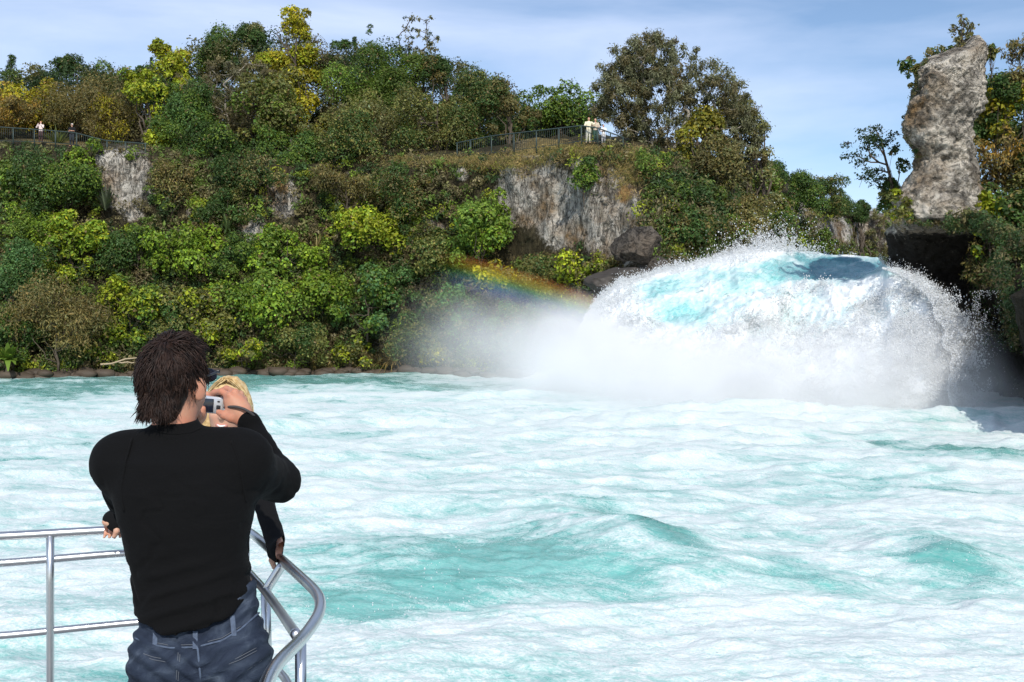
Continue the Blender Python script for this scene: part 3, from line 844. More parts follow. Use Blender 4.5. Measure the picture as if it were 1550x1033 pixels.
def leaf_mesh(name, P, Nn, T, ll, lw, col):
    """one rhombus per leaf: centre P, normal Nn, long axis T (both n,3), length ll, width lw, colour col (n,3)"""
    n = len(P)
    T = T - (T * Nn).sum(1, keepdims=True) * Nn
    T /= np.linalg.norm(T, axis=1, keepdims=True) + 1e-9
    B = np.cross(Nn, T)
    l, w = ll[:, None], lw[:, None]
    V = np.stack([P - T * l * .5, P - B * w * .5 + T * l * .08 + Nn * w * .12, P + T * l * .5, P + B * w * .5 + T * l * .08 + Nn * w * .12], 1).reshape(-1, 3)
    Fq = np.arange(n * 4).reshape(n, 4)
    me = np_mesh(name, V, Fq, False)
    a = me.attributes.new('leafcol', 'FLOAT_COLOR', 'FACE')
    a.data.foreach_set('color', np.concatenate([np.clip(col, 0.002, 1), np.ones((n, 1))], 1).astype(np.float32).ravel())
    return me

def unit(v):
    return v / (np.linalg.norm(v, axis=-1, keepdims=True) + 1e-9)

def tubes_mesh(name, paths, sides=6):
    """paths: list of (points (k,3), radii (k,)) -> one mesh of tapered tubes"""
    Vs, Fs, off = [], [], 0
    th = np.linspace(0, 2 * np.pi, sides, endpoint=False)
    for pts, rad in paths:
        pts = np.asarray(pts, float); rad = np.asarray(rad, float)
        k = len(pts)
        d = np.gradient(pts, axis=0)
        d = unit(d)
        ref = np.where(np.abs(d[:, 2:3]) > 0.9, np.array([[1.0, 0, 0]]), np.array([[0, 0, 1.0]]))
        if np.abs(d[:, 2]).max() > 0.9 and np.abs(d[:, 2]).min() <= 0.9:
            ref = np.tile(np.array([[0.31, 0.94, 0.12]]), (k, 1))
        u = unit(np.cross(d, ref)); v = np.cross(d, u)
        ring = pts[:, None, :] + rad[:, None, None] * (np.cos(th)[None, :, None] * u[:, None, :] + np.sin(th)[None, :, None] * v[:, None, :])
        Vs.append(ring.reshape(-1, 3))
        i = np.arange(k - 1)[:, None] * sides + np.arange(sides)[None, :]
        j = np.arange(k - 1)[:, None] * sides + (np.arange(sides)[None, :] + 1) % sides
        Fs.append(np.stack([i, j, j + sides, i + sides], -1).reshape(-1, 4) + off)
        # caps as fans of quads (degenerate centre quads avoided: use tip vertices)
        off += k * sides
        Vs.append(np.array([pts[0], pts[-1]]))
        a = np.arange(sides)
        s0 = off - k * sides; s1 = off - sides
        Fs.append(np.stack([np.full(sides // 2, off), s0 + (2 * np.arange(sides // 2) + 2) % sides, s0 + 2 * np.arange(sides // 2) + 1, s0 + 2 * np.arange(sides // 2)], -1))
        Fs.append(np.stack([np.full(sides // 2, off + 1), s1 + 2 * np.arange(sides // 2), s1 + 2 * np.arange(sides // 2) + 1, s1 + (2 * np.arange(sides // 2) + 2) % sides], -1))
        off += 2
    return np_mesh(name, np.vstack(Vs), np.vstack(Fs), True)

def bent(a, b, n, wob, rng, sag=0.0):
    a, b = np.asarray(a, float), np.asarray(b, float)
    t = np.linspace(0, 1, n)[:, None]
    p = a + (b - a) * t
    o = rng.normal(0, wob, (n, 3)); o[0] = 0; o[-1] = 0
    p = p + o * np.linalg.norm(b - a)
    p[:, 2] += sag * np.sin(t[:, 0] * np.pi)
    return p

# colours of leaves (albedo)
YG = (0.17, 0.19, 0.018); BG = (0.115, 0.165, 0.020); MG = (0.070, 0.105, 0.020); DG = (0.032, 0.058, 0.018); BL = (0.055, 0.105, 0.040)
OL = (0.095, 0.095, 0.035); GO = (0.185, 0.160, 0.014); GY = (0.125, 0.12, 0.070); BR = (0.102, 0.080, 0.036); OR = (0.17, 0.105, 0.028); DR = (0.34, 0.25, 0.10); OB = (0.105, 0.09, 0.042)

STYLE = {
 # puffs, puff radius / width, leaf length, leaf width, scatter, density, twigs, trunk share of height
 'broadleaf': dict(np_=26, pr=0.17, ll=0.24, lw=0.14, sc=0.30, den=3.6, twig=0, tr=0.0),
 'dense':     dict(np_=34, pr=0.15, ll=0.17, lw=0.09, sc=0.30, den=3.8, twig=4, tr=0.0),
 'twiggy':    dict(np_=56, pr=0.135, ll=0.22, lw=0.065, sc=0.75, den=2.3, twig=80, tr=0.03),
 'tall':      dict(np_=40, pr=0.15, ll=0.22, lw=0.12, sc=0.40, den=3.2, twig=6, tr=0.04),
 'airy':      dict(np_=30, pr=0.11, ll=0.20, lw=0.10, sc=0.9, den=0.55, twig=70, tr=0.15),
 'conifer':   dict(np_=40, pr=0.22, ll=0.22, lw=0.06, sc=0.5, den=3.4, twig=6, tr=0.05),
}
def crown(rng, w, h, dep, st, col, col2=None, lean=0.0, dens=1.0, bush=False):
    s = STYLE[st]
    k = s['np_']
    # clump centres through the crown, most of them near its skin
    d = unit(rng.normal(0, 1, (k, 3)))
    d[:, 2] = np.where(d[:, 2] < (-0.95 if bush else -0.55), -d[:, 2], d[:, 2])
    rr = rng.uniform(0.45, 0.92, (k, 1)) ** 0.7
    pr = s['pr'] * w * rng.uniform(0.65, 1.45, k)
    pr = np.minimum(pr, h * .3)
    t0 = s['tr']
    cz = h * (0.5 + t0 / 2) if st != 'conifer' else h * .5
    c = d * rr * np.array([w / 2 * .86, dep / 2 * .86, h * (0.5 - t0 / 2) * .88]) + np.array([0, 0, cz])
    if st == 'conifer':
        zz = rng.uniform(0.05, 1, k) ** 1.3
        an = rng.uniform(0, 2 * np.pi, k)
        ra = (1 - zz) * rng.uniform(.5, 1, k) * w * .45
        c = np.stack([ra * np.cos(an), ra * np.sin(an), t0 * h + zz * h * .9], 1)
        pr = np.maximum(0.06 * w, (1.1 - zz) * w * .22)
    lob = np.zeros(k, int); lt_ = np.ones(8)
    if st in ('broadleaf', 'dense', 'tall', 'twiggy'):
        # several leaning lobes of different size instead of one ball
        m = rng.randint(4, 8)
        lr = rng.uniform(.17, .36, m)
        lcn = np.stack([rng.uniform(-.5, .5, m) * .75, rng.uniform(-.5, .5, m) * .5 * dep / w, rng.uniform(.15, .75, m) * h / w], 1)
        lob = rng.choice(m, k, p=lr ** 2 / (lr ** 2).sum())
        lt_ = np.exp(rng.normal(0, .17, 8))
        c = (lcn[lob] + d * (lr[lob] * rng.uniform(.35, 1.0, k))[:, None] * np.array([1, 1, rng.uniform(.7, 1.1)])) * w
        pr = lr[lob] * w * rng.uniform(.26, .62, k)
        x0, x1 = np.percentile(c[:, 0] - pr, 3), np.percentile(c[:, 0] + pr, 97)
        c[:, 0] = (c[:, 0] - x0) / (x1 - x0) * w - w / 2
        z0, z1 = (c[:, 2] - pr).min(), (c[:, 2] + pr).max()
        zb = h * (t0 if not bush else 0.0)
        c[:, 2] = zb + (c[:, 2] - z0) / (z1 - z0) * (h - zb)
        f_ = np.clip(h / (z1 - z0), .5, 1.1)
        pr = pr * f_
    c[:, 0] += lean * (c[:, 2] / h) * w
    wgt = pr ** 2
    n = int(s['den'] * dens * w * h / (s['ll'] * s['lw'] * .5))
    n = max(300, min(n, 45000 if dens < 3 else 90000))
    idx = rng.choice(k, n, p=wgt / wgt.sum())
    dd = unit(rng.normal(0, 1, (n, 3)))
    low = dd[:, 2] < -0.35
    dd[low & (rng.uniform(0, 1, n) < .7), 2] *= -1
    rad = (1 - s['sc'] * rng.uniform(0, 1, n) ** 1.6 * .8)[:, None]
    stray = rng.uniform(0, 1, (n, 1)) < 0.12
    rad = np.where(stray, rng.uniform(1.0, 1.3, (n, 1)), rad)
    lump = 1 + 0.28 * vnoise(dd[:, 0] * 2.6 + idx * 3.1, dd[:, 1] * 2.6, dd[:, 2] * 2.6 + idx)[:, None]
    P = c[idx] + dd * rad * lump * pr[idx, None]
    P[:, 2] = np.maximum(P[:, 2], 0.02 * h)
    nn = unit(dd + rng.normal(0, .65, (n, 3)) + np.array([0.0, -0.1, 0.35]))
    tt = unit(rng.normal(0, 1, (n, 3)) + (np.array([0, 0, -1.2]) if st in ('twiggy', 'airy') else np.array([0, 0, -.3])))
    pt = (rng.uniform(0.72, 1.25, k) * lt_[lob])[idx, None]
    lt = np.exp(rng.normal(0, 0.26, (n, 1)))
    cc = np.array(col)[None, :] * pt * lt
    if col2 is not None:
        mixm = (rng.uniform(0, 1, k)[idx] * .7 + rng.uniform(0, 1, n) * .5)[:, None] > 0.72
        cc = np.where(mixm, np.array(col2)[None, :] * lt, cc)
    cc = cc * np.array([1.80, 1.86, 1.40])
    hue = rng.normal(0, .10, (n, 1))
    cc = cc * np.concatenate([1 + hue, 1 + 0 * hue, 1 - hue], 1)
    # a few dry leaves
    dry = rng.uniform(0, 1, (n, 1)) < 0.03
    cc = np.where(dry, np.array([[0.20, 0.14, 0.06]]) * lt, cc)
    ls = np.exp(rng.normal(0, .25, n))
    return P, nn, tt, s['ll'] * ls, s['lw'] * ls * rng.uniform(.8, 1.2, n), cc, c, pr

NPLANT = [0]
def plant(name, label, cat, group, st, px, top, base, wpx, col, col2=None, Y=None, dY=0.0, lean=0.0, dens=1.0, bark=None, depk=0.85, root_down=False, trunk=True):
    NPLANT[0] += 1
    rng = np.random.RandomState(100 + NPLANT[0] * 7)
    if Y is None:
        Y = bank_Y(px, base) + dY
    if root_down:                                  # stand it on the ground at that distance
        pr_, yr_ = bank_col(px)
        base = max(base, float(np.interp(Y, yr_, pr_)) + 2)
    b = at(px, base, Y)
    h = (base - top) * Y / F
    w = wpx * Y / F
    root = empty(name, b, label, cat, group)
    P, nn, tt, ll, lw, cc, c, pr = crown(rng, w, h, w * depk, st, col, col2, lean, dens, cat != 'tree')
    link_mesh('crown', leaf_mesh('crown', P, nn, tt, ll, lw, cc), M_LEAF, root)
    if trunk:
        s = STYLE[st]
        paths = []
        r0 = 0.022 * h + 0.03 if cat == 'tree' else 0.012 * h + 0.015
        top_p = np.array([lean * w * .7, 0, h * .72])
        tp = bent((0, 0, -0.6), top_p, 8, 0.02, rng)
        paths.append((tp, np.linspace(r0, r0 * .3, 8)))
        for i in range(min(len(c), 12)):
            a = tp[rng.randint(1, 6)]
            paths.append((bent(a, c[i], 6, 0.05, rng, -0.03 * h), np.linspace(r0 * .45, r0 * .12, 6)))
        for i in range(s['twig']):
            j = rng.randint(len(c))
            e = c[j] + unit(rng.normal(0, 1, 3) + np.array([0, -.2, .5])) * pr[j] * rng.uniform(.9, 1.6)
            a = c[j] + (c[j] - np.array([0, 0, h * .4])) * -0.25
            paths.append((bent(a, e, 5, 0.06, rng), np.linspace(0.022, 0.007, 5)))
        link_mesh('trunk', tubes_mesh('trunk', paths, 6), bark or M_BARK, root)
    return root

def blade_plant(name, label, cat, px, base, hpx, wpx, col, n=60, Y=None, dY=0.0, group=None, droop=0.6, bw=0.05, trunk_h=0.0, rows=6):
    """flax, tussock, fern and cabbage tree heads: arching blades from one crown point"""
    NPLANT[0] += 1
    rng = np.random.RandomState(900 + NPLANT[0] * 3)
    if Y is None: Y = bank_Y(px, base) + dY
    b = at(px, base, Y)
    h, w = hpx * Y / F, wpx * Y / F
    root = empty(name, b, label, cat, group)
    Vs, Fs, Cs, off = [], [], [], 0
    for i in range(n):
        an = rng.uniform(0, 2 * np.pi)
        el = rng.uniform(0.15, 1.0)
        ln = rng.uniform(.7, 1.1)
        t = np.linspace(0, 1, rows)
        out = (w / 2) * (1 - 0.75 * el) * ln * t * 1.25
        z = trunk_h + (h - trunk_h) * ln * (t * (0.35 + 0.75 * el) - droop * (1 - el * .8) * t ** 2.4)
        dirv = np.array([math.cos(an), math.sin(an), 0])
        side = np.array([-math.sin(an), math.cos(an), 0])
        p = out[:, None] * dirv + z[:, None] * np.array([0, 0, 1]) + rng.normal(0, .03, 3)
        wd = bw * (np.sin(np.pi * (0.12 + 0.85 * t)) + .12)[:, None]
        Vs.append(np.stack([p - side * wd, p + side * wd], 1).reshape(-1, 3))
        k = np.arange(rows - 1) * 2 + off
        Fs.append(np.stack([k, k + 1, k + 3, k + 2], 1))
        Cs.append(np.tile(np.array(col) * np.exp(rng.normal(0, .3)), (rows - 1, 1)))
        off += rows * 2
    me = np_mesh('blades', np.vstack(Vs), np.vstack(Fs), True)
    cc = np.vstack(Cs)
    a = me.attributes.new('leafcol', 'FLOAT_COLOR', 'FACE')
    a.data.foreach_set('color', np.concatenate([cc, np.ones((len(cc), 1))], 1).astype(np.float32).ravel())
    link_mesh('blades', me, M_LEAF, root)
    if trunk_h > 0:
        link_mesh('trunk', tubes_mesh('trunk', [(bent((0, 0, -.4), (0, 0, trunk_h + .05), 5, .02, rng), np.linspace(.16, .11, 5))], 8), M_BARK, root)
    return root

GT, GS = 'trees on top of the cliff', 'shrubs on the face of the bank'
T_, S_ = 'tree', 'shrub'
# --- top of the cliff, back rows first: name, label, cat, group, style, px, top, base, width, colour, second colour, options
TREES = [
 ('conifer', 'dark pointed conifer on the skyline at the far left end of the hill', 'conifer', 18, 78, 150, 44, DG, None, dict(Y=98)),
 ('dense', 'small dark round tree on the skyline right of the far left conifer', T_, 60, 97, 165, 46, OB, DG, dict(Y=97)),
 ('dense', 'dark green tree with a flat square top on the left skyline', T_, 86, 82, 165, 44, DG, None, dict(Y=97)),
 ('dense', 'dark grey green double topped tree on the left skyline', T_, 124, 80, 165, 58, DG, GY, dict(Y=97)),
 ('dense', 'low wide dark tree on the left skyline behind the viewing platform', T_, 168, 90, 165, 74, DG, MG, dict(Y=96)),
 ('broadleaf', 'little round green tree on the skyline beside the thin spire', T_, 205, 92, 150, 34, DG, MG, dict(Y=95)),
 ('conifer', 'thin spire of a young conifer on the left skyline', 'conifer', 229, 78, 150, 15, DG, None, dict(Y=94)),
 ('twiggy', 'brown olive scrub tree behind the two people at the left platform', T_, 118, 122, 212, 130, OB, BR, dict(Y=88)),
 ('broadleaf', 'orange and gold shrub glowing on the hill at the left edge', S_, 36, 116, 190, 104, GO, OR, dict(Y=89)),
 ('twiggy', 'rusty brown shrub low on the hill at the left edge', S_, 14, 150, 212, 80, BR, OR, dict(Y=85)),
 ('twiggy', 'tawny scrub left of the yellow green column of leaves', S_, 175, 140, 225, 76, BR, GO, dict(Y=85)),
 ('dense', 'round dark green dome of a tree, highest of the left half of the hill', T_, 312, 28, 180, 84, DG, MG, dict(Y=93)),
 ('dense', 'dark tree with a small peak right of the round green dome', T_, 372, 31, 180, 66, DG, GY, dict(Y=94)),
 ('broadleaf', 'yellow green leafy tree left of the round dark dome', T_, 262, 57, 170, 66, YG, GO, dict(Y=90)),
 ('tall', 'tall golden tree rising to a ragged tip above the hill', T_, 440, 8, 170, 78, GO, YG, dict(Y=90, lean=-.05)),
 ('dense', 'dark low tree on the skyline right of the tall golden tree', T_, 502, 58, 170, 70, DG, None, dict(Y=96)),
 ('conifer', 'small dark conifer on the skyline above the middle of the hill', 'conifer', 560, 29, 150, 40, DG, None, dict(Y=94)),
 ('conifer', 'stub of a dark conifer left of the small skyline conifer', 'conifer', 537, 50, 150, 28, DG, None, dict(Y=95)),
 ('dense', 'mid green rounded tree under the small skyline conifer', T_, 582, 55, 215, 118, MG, DG, dict(Y=88)),
 ('dense', 'dark brown green tree right of the open thin tree', T_, 676, 78, 225, 66, DG, BR, dict(Y=87)),
 ('broadleaf', 'rounded green tree on the skyline at the dip in the trees', T_, 850, 124, 215, 112, MG, DG, dict(Y=90)),
 ('dense', 'dark green tree on the slope of the skyline left of the dip', T_, 725, 98, 235, 106, DG, OL, dict(Y=84)),
 ('dense', 'brownish tree behind the left part of the right railing', T_, 772, 120, 225, 86, OB, DG, dict(Y=81)),
 ('dense', 'dark olive tree left of the dry grass rim above the cliff', T_, 662, 130, 242, 118, OL, DG, dict(Y=80)),
 ('twiggy', 'grey olive tree with hanging twigs in the middle of the hill', T_, 562, 132, 248, 128, OL, GY, dict(Y=82)),
 ('broadleaf', 'golden lower bough tree under the tall golden tree', T_, 462, 100, 215, 84, GO, OL, dict(Y=86)),
 ('broadleaf', 'olive green tree left under the tall golden tree', T_, 412, 112, 245, 110, OL, MG, dict(Y=83)),
 ('broadleaf', 'yellow green column of leaves right of the left platform', T_, 225, 98, 240, 74, YG, MG, dict(Y=82)),
 ('dense', 'very dark tree between the yellow green column and the twiggy tree', T_, 275, 108, 245, 96, DG, MG, dict(Y=81.5)),
 ('dense', 'dark green tree low in front of the twiggy grey brown tree', T_, 312, 178, 262, 92, DG, MG, dict(Y=79)),
 ('dense', 'olive tree low in the middle, right of the orange rock', T_, 508, 160, 268, 100, OL, DG, dict(Y=79)),
 ('dense', 'dark tree hanging over the orange streaked rock', T_, 440, 188, 272, 112, DG, MG, dict(Y=79)),
 ('airy', 'slender leafy branch tree at the right flank of the great grey tree', T_, 1150, 172, 330, 66, GY, OL, dict(Y=72, dens=2.2)),
 ('airy', 'thin fringe tree below the right shoulder of the great grey tree', T_, 1115, 130, 290, 80, GY, OL, dict(Y=73.5, dens=2.5)),
 ('broadleaf', 'yellow green tree standing under the great grey tree', T_, 1056, 152, 285, 76, (0.15, 0.135, 0.02), OL, dict(Y=68.5)),
 ('dense', 'brown olive tree sloping down to the gorge', T_, 1108, 205, 372, 100, OB, OL, dict(Y=66.5)),
 ('dense', 'dark green bush between the dry rim and the gorge trees', S_, 1005, 228, 330, 86, DG, MG, dict(Y=65)),
 ('dense', 'dark green tree farthest down the gorge on the left bank', T_, 1205, 240, 330, 84, DG, MG, dict(Y=92)),
 ('broadleaf', 'mid green tree behind the sloping brown olive tree', T_, 1165, 245, 360, 74, MG, OB, dict(Y=80)),
 ('dense', 'dark leaning tree above the pale gorge rock', T_, 1245, 268, 330, 66, DG, OL, dict(Y=108)),
 ('conifer', 'small flat topped dark tree at the end of the gorge rim', T_, 1272, 285, 328, 34, DG, None, dict(Y=118)),
 ('dense', 'little dark tree growing in the notch of the far gorge wall', T_, 1303, 298, 352, 26, DG, None, dict(Y=119)),
 ('airy', 'bare twiggy bush on the far gorge wall', S_, 1330, 303, 332, 40, GY, OB, dict(Y=122, dens=1.6)),
 ('broadleaf', 'green bush low in the gorge above the crest of the fall', S_, 1226, 345, 392, 70, MG, OL, dict(Y=88)),
 ('dense', 'olive scrub clinging right above the white crest', S_, 1085, 322, 405, 90, OB, MG, dict(Y=63.5)),
 ('dense', 'shadowy scrub beside the dark boulder at the left lip of the fall', S_, 1035, 300, 405, 80, DG, OB, dict(Y=62)),
 ('dense', 'brown green scrub at the gorge bend behind the spray', S_, 1150, 320, 395, 84, OB, DG, dict(Y=72)),
]
# --- the face of the bank
SHRUBS = [
 ('broadleaf', 'bright yellow green rounded shrub in the middle of the bank', S_, 572, 308, 388, 136, YG, BG, {}),
 ('broadleaf', 'narrow yellow green crown rising behind the bright rounded shrub', S_, 540, 275, 350, 60, YG, MG, dict(dY=1.0)),
 ('broadleaf', 'big leaved blue green shrub above the shore, right of the man', S_, 556, 398, 505, 118, BL, MG, dict(dY=-1.2)),
 ('broadleaf', 'mid green shrub left behind the blue green one', S_, 486, 372, 490, 104, BG, MG, {}),
 ('broadleaf', 'fresh green shrub below the pale rock face', S_, 108, 318, 432, 104, BG, YG, {}),
 ('dense', 'dark blue green shrub at the left edge halfway up the bank', S_, 20, 362, 480, 92, BL, DG, {}),
 ('twiggy', 'brown twiggy bush drooping over the shore at left', S_, 88, 408, 552, 140, BR, OB, dict(dY=-1.0)),
 ('broadleaf', 'yellow green shrub between the brown bush and the man', S_, 198, 412, 535, 82, YG, MG, {}),
 ('broadleaf', 'olive shrub directly above the head of the man', S_, 296, 428, 530, 104, OL, YG, {}),
 ('broadleaf', 'light green shrub in the middle left of the bank', S_, 282, 338, 428, 108, BG, MG, {}),
 ('dense', 'dark shrub left below the pale rock face', S_, 98, 238, 340, 112, DG, MG, {}),
 ('broadleaf', 'green shrub right above the head of the man', S_, 392, 402, 522, 118, MG, BG, {}),
 ('broadleaf', 'grass green shrub under the orange streaked rock', S_, 436, 338, 420, 108, BG, MG, {}),
 ('broadleaf', 'pale green fern like shrub at the shore beside the man', S_, 366, 512, 554, 66, YG, OL, dict(dY=-1)),
 ('dense', 'dark shadowed shrub right of the blue green one', S_, 636, 395, 520, 84, DG, BL, {}),
 ('broadleaf', 'light green shrub left of the grey cliff face', S_, 728, 288, 405, 96, MG, BG, dict(dY=-.8)),
 ('dense', 'green creeper shrub hanging on the grey cliff face', S_, 884, 236, 300, 44, MG, DG, dict(dY=-.6)),
 ('broadleaf', 'gold leaved shrub inside the top of the rainbow', S_, 775, 396, 440, 110, GO, OL, dict(dY=-.5)),
 ('broadleaf', 'yellow leaved shrub by the dark rocks at the left of the fall', S_, 882, 380, 440, 66, YG, OB, dict(dY=-.5)),
 ('dense', 'grey green shrub veiled by thin mist under the rainbow', S_, 704, 430, 520, 112, BL, GY, {}),
 ('dense', 'misted shrub nearest the foot of the fall', S_, 806, 450, 550, 120, BL, GY, {}),
 ('dense', 'dark olive shrub on the shore above the golden tussock', S_, 640, 470, 555, 90, DG, OL, dict(dY=-.8)),
 ('dense', 'dark olive shrub on the shore right of the light fern like one', S_, 446, 478, 555, 96, OL, DG, dict(dY=-.5)),
 ('dense', 'dark shrub under the hanging tree above the orange rock', S_, 386, 232, 300, 104, DG, OB, {}),
 ('twiggy', 'brown scrub on the rim left of the right cliff', S_, 525, 245, 318, 90, OB, BR, {}),
 ('dense', 'brown green shrub below the dry grass rim', S_, 622, 252, 340, 92, OB, DG, {}),
 ('dense', 'dark shrub left of the orange streaked rock', S_, 345, 285, 350, 86, DG, OL, {}),
 ('twiggy', 'tawny scrub right of the pale rock face', S_, 258, 238, 322, 64, BR, OL, {}),
 ('broadleaf', 'bright green bush below the railing of the left platform', S_, 126, 212, 262, 50, BG, MG, dict(dY=-.6)),
 ('broadleaf', 'green shrub on the left edge under the platform', S_, 22, 240, 330, 92, MG, DG, {}),
 ('dense', 'dark shrub low on the left edge above the tree fern', S_, 20, 455, 552, 70, DG, MG, {}),
 ('dense', 'deep green shrub between the fresh green and the light green ones', S_, 208, 340, 420, 82, DG, MG, {}),
 ('dense', 'dark shrub behind the hair of the man', S_, 250, 452, 560, 86, DG, OL, dict(dY=-.2)),
 ('dense', 'dull green shrub between the bright rounded shrub and the grey cliff', S_, 662, 335, 420, 78, OL, DG, {}),
 ('dense', 'shaded scrub at the foot of the grey cliff face', S_, 835, 385, 455, 92, OL, DG, {}),
 ('dense', 'brown scrub beneath the orange stained patch of the right cliff', S_, 915, 385, 440, 46, OB, MG, {}),
 ('broadleaf', 'small olive shrub on the shore right of the golden tussock', S_, 668, 515, 560, 60, OL, GO, dict(dY=-.8)),
 ('broadleaf', 'low yellow shrub on the shore left of the golden tussock', S_, 530, 512, 558, 60, OL, YG, dict(dY=-.8)),
 ('dense', 'mid green shrub at the left edge below the pale rocks', S_, 46, 305, 385, 80, MG, BG, {}),
 ('dense', 'dark scrub in the crease right of the light green middle left shrub', S_, 352, 352, 430, 74, DG, MG, {}),
 ('dense', 'dark shrub behind the bright rounded shrub, on its right', S_, 625, 300, 385, 64, DG, OL, dict(dY=.5)),
]
def grow():
    for (st, label, cat, px, top, base, w, col, col2, opt) in TREES:
        o = dict(opt)
        if o.get('bark') == 'pale': o['bark'] = M_PALEBARK
        plant({'conifer': 'conifer'}.get(st, 'cliff_tree' if cat == T_ else 'shrub'), label, cat, GT if cat != S_ else None, st, px, top, base, w * (1.9 if st == 'conifer' else 1.12), col, col2, root_down=True, **o)
    for (st, label, cat, px, top, base, w, col, col2, opt) in SHRUBS:
        o = dict(opt); o.setdefault('dY', -0.3)
        plant('shrub', label, cat, GS, st, px, top, base, w * 1.12, col, col2, **o)
grow()
blade_plant('tree_fern', 'bright green tree fern on the shore at the left edge', 'fern', 12, 566, 52, 74, (0.13, 0.20, 0.03), 44, dY=-1.5, droop=0.9, bw=0.16, trunk_h=0.7)
blade_plant('grass_tussock', 'golden dry tussock of long grass on the shore under the big leaved shrub', 'tussock', 595, 556, 50, 74, (0.36, 0.25, 0.08), 170, dY=-1.2, droop=0.8, bw=0.03)
blade_plant('flax_plant', 'spiky grey green plant beside the pale rock face', 'flax', 160, 318, 44, 46, (0.07, 0.085, 0.05), 44, dY=-.8, droop=.4, bw=0.06)
blade_plant('flax_plant', 'drooping flax with straw coloured dead leaves above the light green shrub', 'flax', 312, 366, 50, 62, (0.22, 0.17, 0.07), 60, dY=-.8, droop=.9, bw=0.06)
blade_plant('flax_plant', 'dark green strap leaved flax right of the straw coloured one', 'flax', 344, 352, 38, 56, (0.06, 0.09, 0.03), 50, dY=-.8, droop=.7, bw=0.07)
blade_plant('flax_plant', 'straw leaved tuft right of the small pale rock in the bank', 'flax', 480, 386, 48, 50, (0.20, 0.16, 0.06), 50, dY=-.8, droop=.9, bw=0.05)
blade_plant('flax_plant', 'tall upright reeds behind the railing at the left platform', 'reeds', 88, 219, 26, 60, (0.16, 0.19, 0.07), 60, Y=81.2, droop=.1, bw=0.05)

# driftwood on the left shore
for k, (a, b, r) in enumerate([((152, 552), (214, 541), .07), ((178, 548), (213, 549), .06)]):
    ya, yb = bank_Y(a[0], a[1]) - 1.6, bank_Y(b[0], b[1]) - 1.4
    rng = np.random.RandomState(k)
    o = link_mesh('driftwood_branch', tubes_mesh('driftwood', [(bent(at(*a, ya), at(*b, yb), 6, .02, rng), np.linspace(r, r * .5, 6))], 8), M_DRIFT)
    tag(o, ['longer bleached driftwood branch resting on the dark left shore', 'shorter bleached driftwood stick under the longer branch'][k], 'driftwood')

# right bank and pillar
RB_ = [
 ('dense', 'shrub', 'large dark thicket filling the slope right behind the rock pillar', S_, 1530, 108, 430, 120, DG, OL, dict(Y=52)),
 ('dense', 'shrub', 'dark shrub clinging to the left side of the rock pillar', S_, 1362, 222, 330, 66, DG, OL, dict(Y=49.0)),
 ('broadleaf', 'shrub', 'yellow green tuft at the foot of the pale pillar face', S_, 1362, 288, 338, 40, OL, YG, dict(Y=45.2, trunk=False)),
 ('twiggy', 'shrub', 'brown bush on the skyline at the right edge', S_, 1545, 50, 150, 64, BR, OB, dict(Y=50)),
 ('broadleaf', 'shrub', 'yellow leaved shrub below the brown skyline bush at the right edge', S_, 1532, 118, 235, 90, (0.14, 0.13, 0.012), GO, dict(Y=49)),
 ('dense', 'shrub', 'dark shrub tucked behind the right side of the pillar', S_, 1508, 120, 260, 62, DG, OL, dict(Y=49)),
 ('twiggy', 'shrub', 'rusty brown shrub right of the neck of the pillar', S_, 1512, 190, 310, 96, BR, OR, dict(Y=48.2)),
 ('dense', 'shrub', 'dark green shrub hanging over the shaded wall right of the pillar', S_, 1500, 268, 400, 92, DG, OB, dict(Y=47.6)),
 ('broadleaf', 'shrub', 'shrub with bright yellow lit leaves above the dark right wall', S_, 1500, 290, 392, 70, YG, DG, dict(Y=46.0, dens=.9)),
 ('dense', 'shrub', 'olive shrub at the right edge halfway up the bank', S_, 1555, 215, 345, 80, OL, DG, dict(Y=47.4)),
 ('dense', 'shrub', 'dark trailing shrub on the right wall above the water', S_, 1540, 330, 470, 84, DG, OL, dict(Y=46.6, dens=.8)),
 ('twiggy', 'shrub', 'bare tangled shrub low on the shaded right wall', S_, 1488, 360, 440, 60, OB, DG, dict(Y=47, dens=.5)),
 ('dense', 'shrub', 'dark shrub farthest out at the right edge', S_, 1610, 170, 330, 110, OL, DG, dict(Y=48)),
 ('airy', 'shrub', 'spindly bare plant on the very top of the pillar', S_, 1458, 20, 84, 40, GY, OB, dict(Y=47, dens=.10)),
 ('airy', 'shrub', 'small upright sprig at the right end of the pillar top', S_, 1500, 66, 100, 20, OL, DG, dict(Y=47, dens=1.3)),
 ('airy', 'shrub', 'little leafy twig sticking out from the upper left corner of the pillar', S_, 1384, 86, 128, 34, DG, OL, dict(Y=46.6, lean=-.3, dens=.8, trunk=False)),
 ('dense', 'shrub', 'low brown scrub capping the pillar top', S_, 1432, 72, 92, 70, OB, DG, dict(Y=47.2, trunk=False)),
 ('dense', 'shrub', 'dark scrub growing down the upper left edge of the pillar', S_, 1388, 96, 190, 24, OB, DG, dict(Y=46.4, trunk=False)),
]
for (st, nm, label, cat, px, top, base, w, col, col2, opt) in RB_:
    plant(nm, label, cat, 'plants on the right bank', st, px, top, base, w, col, col2, **opt)

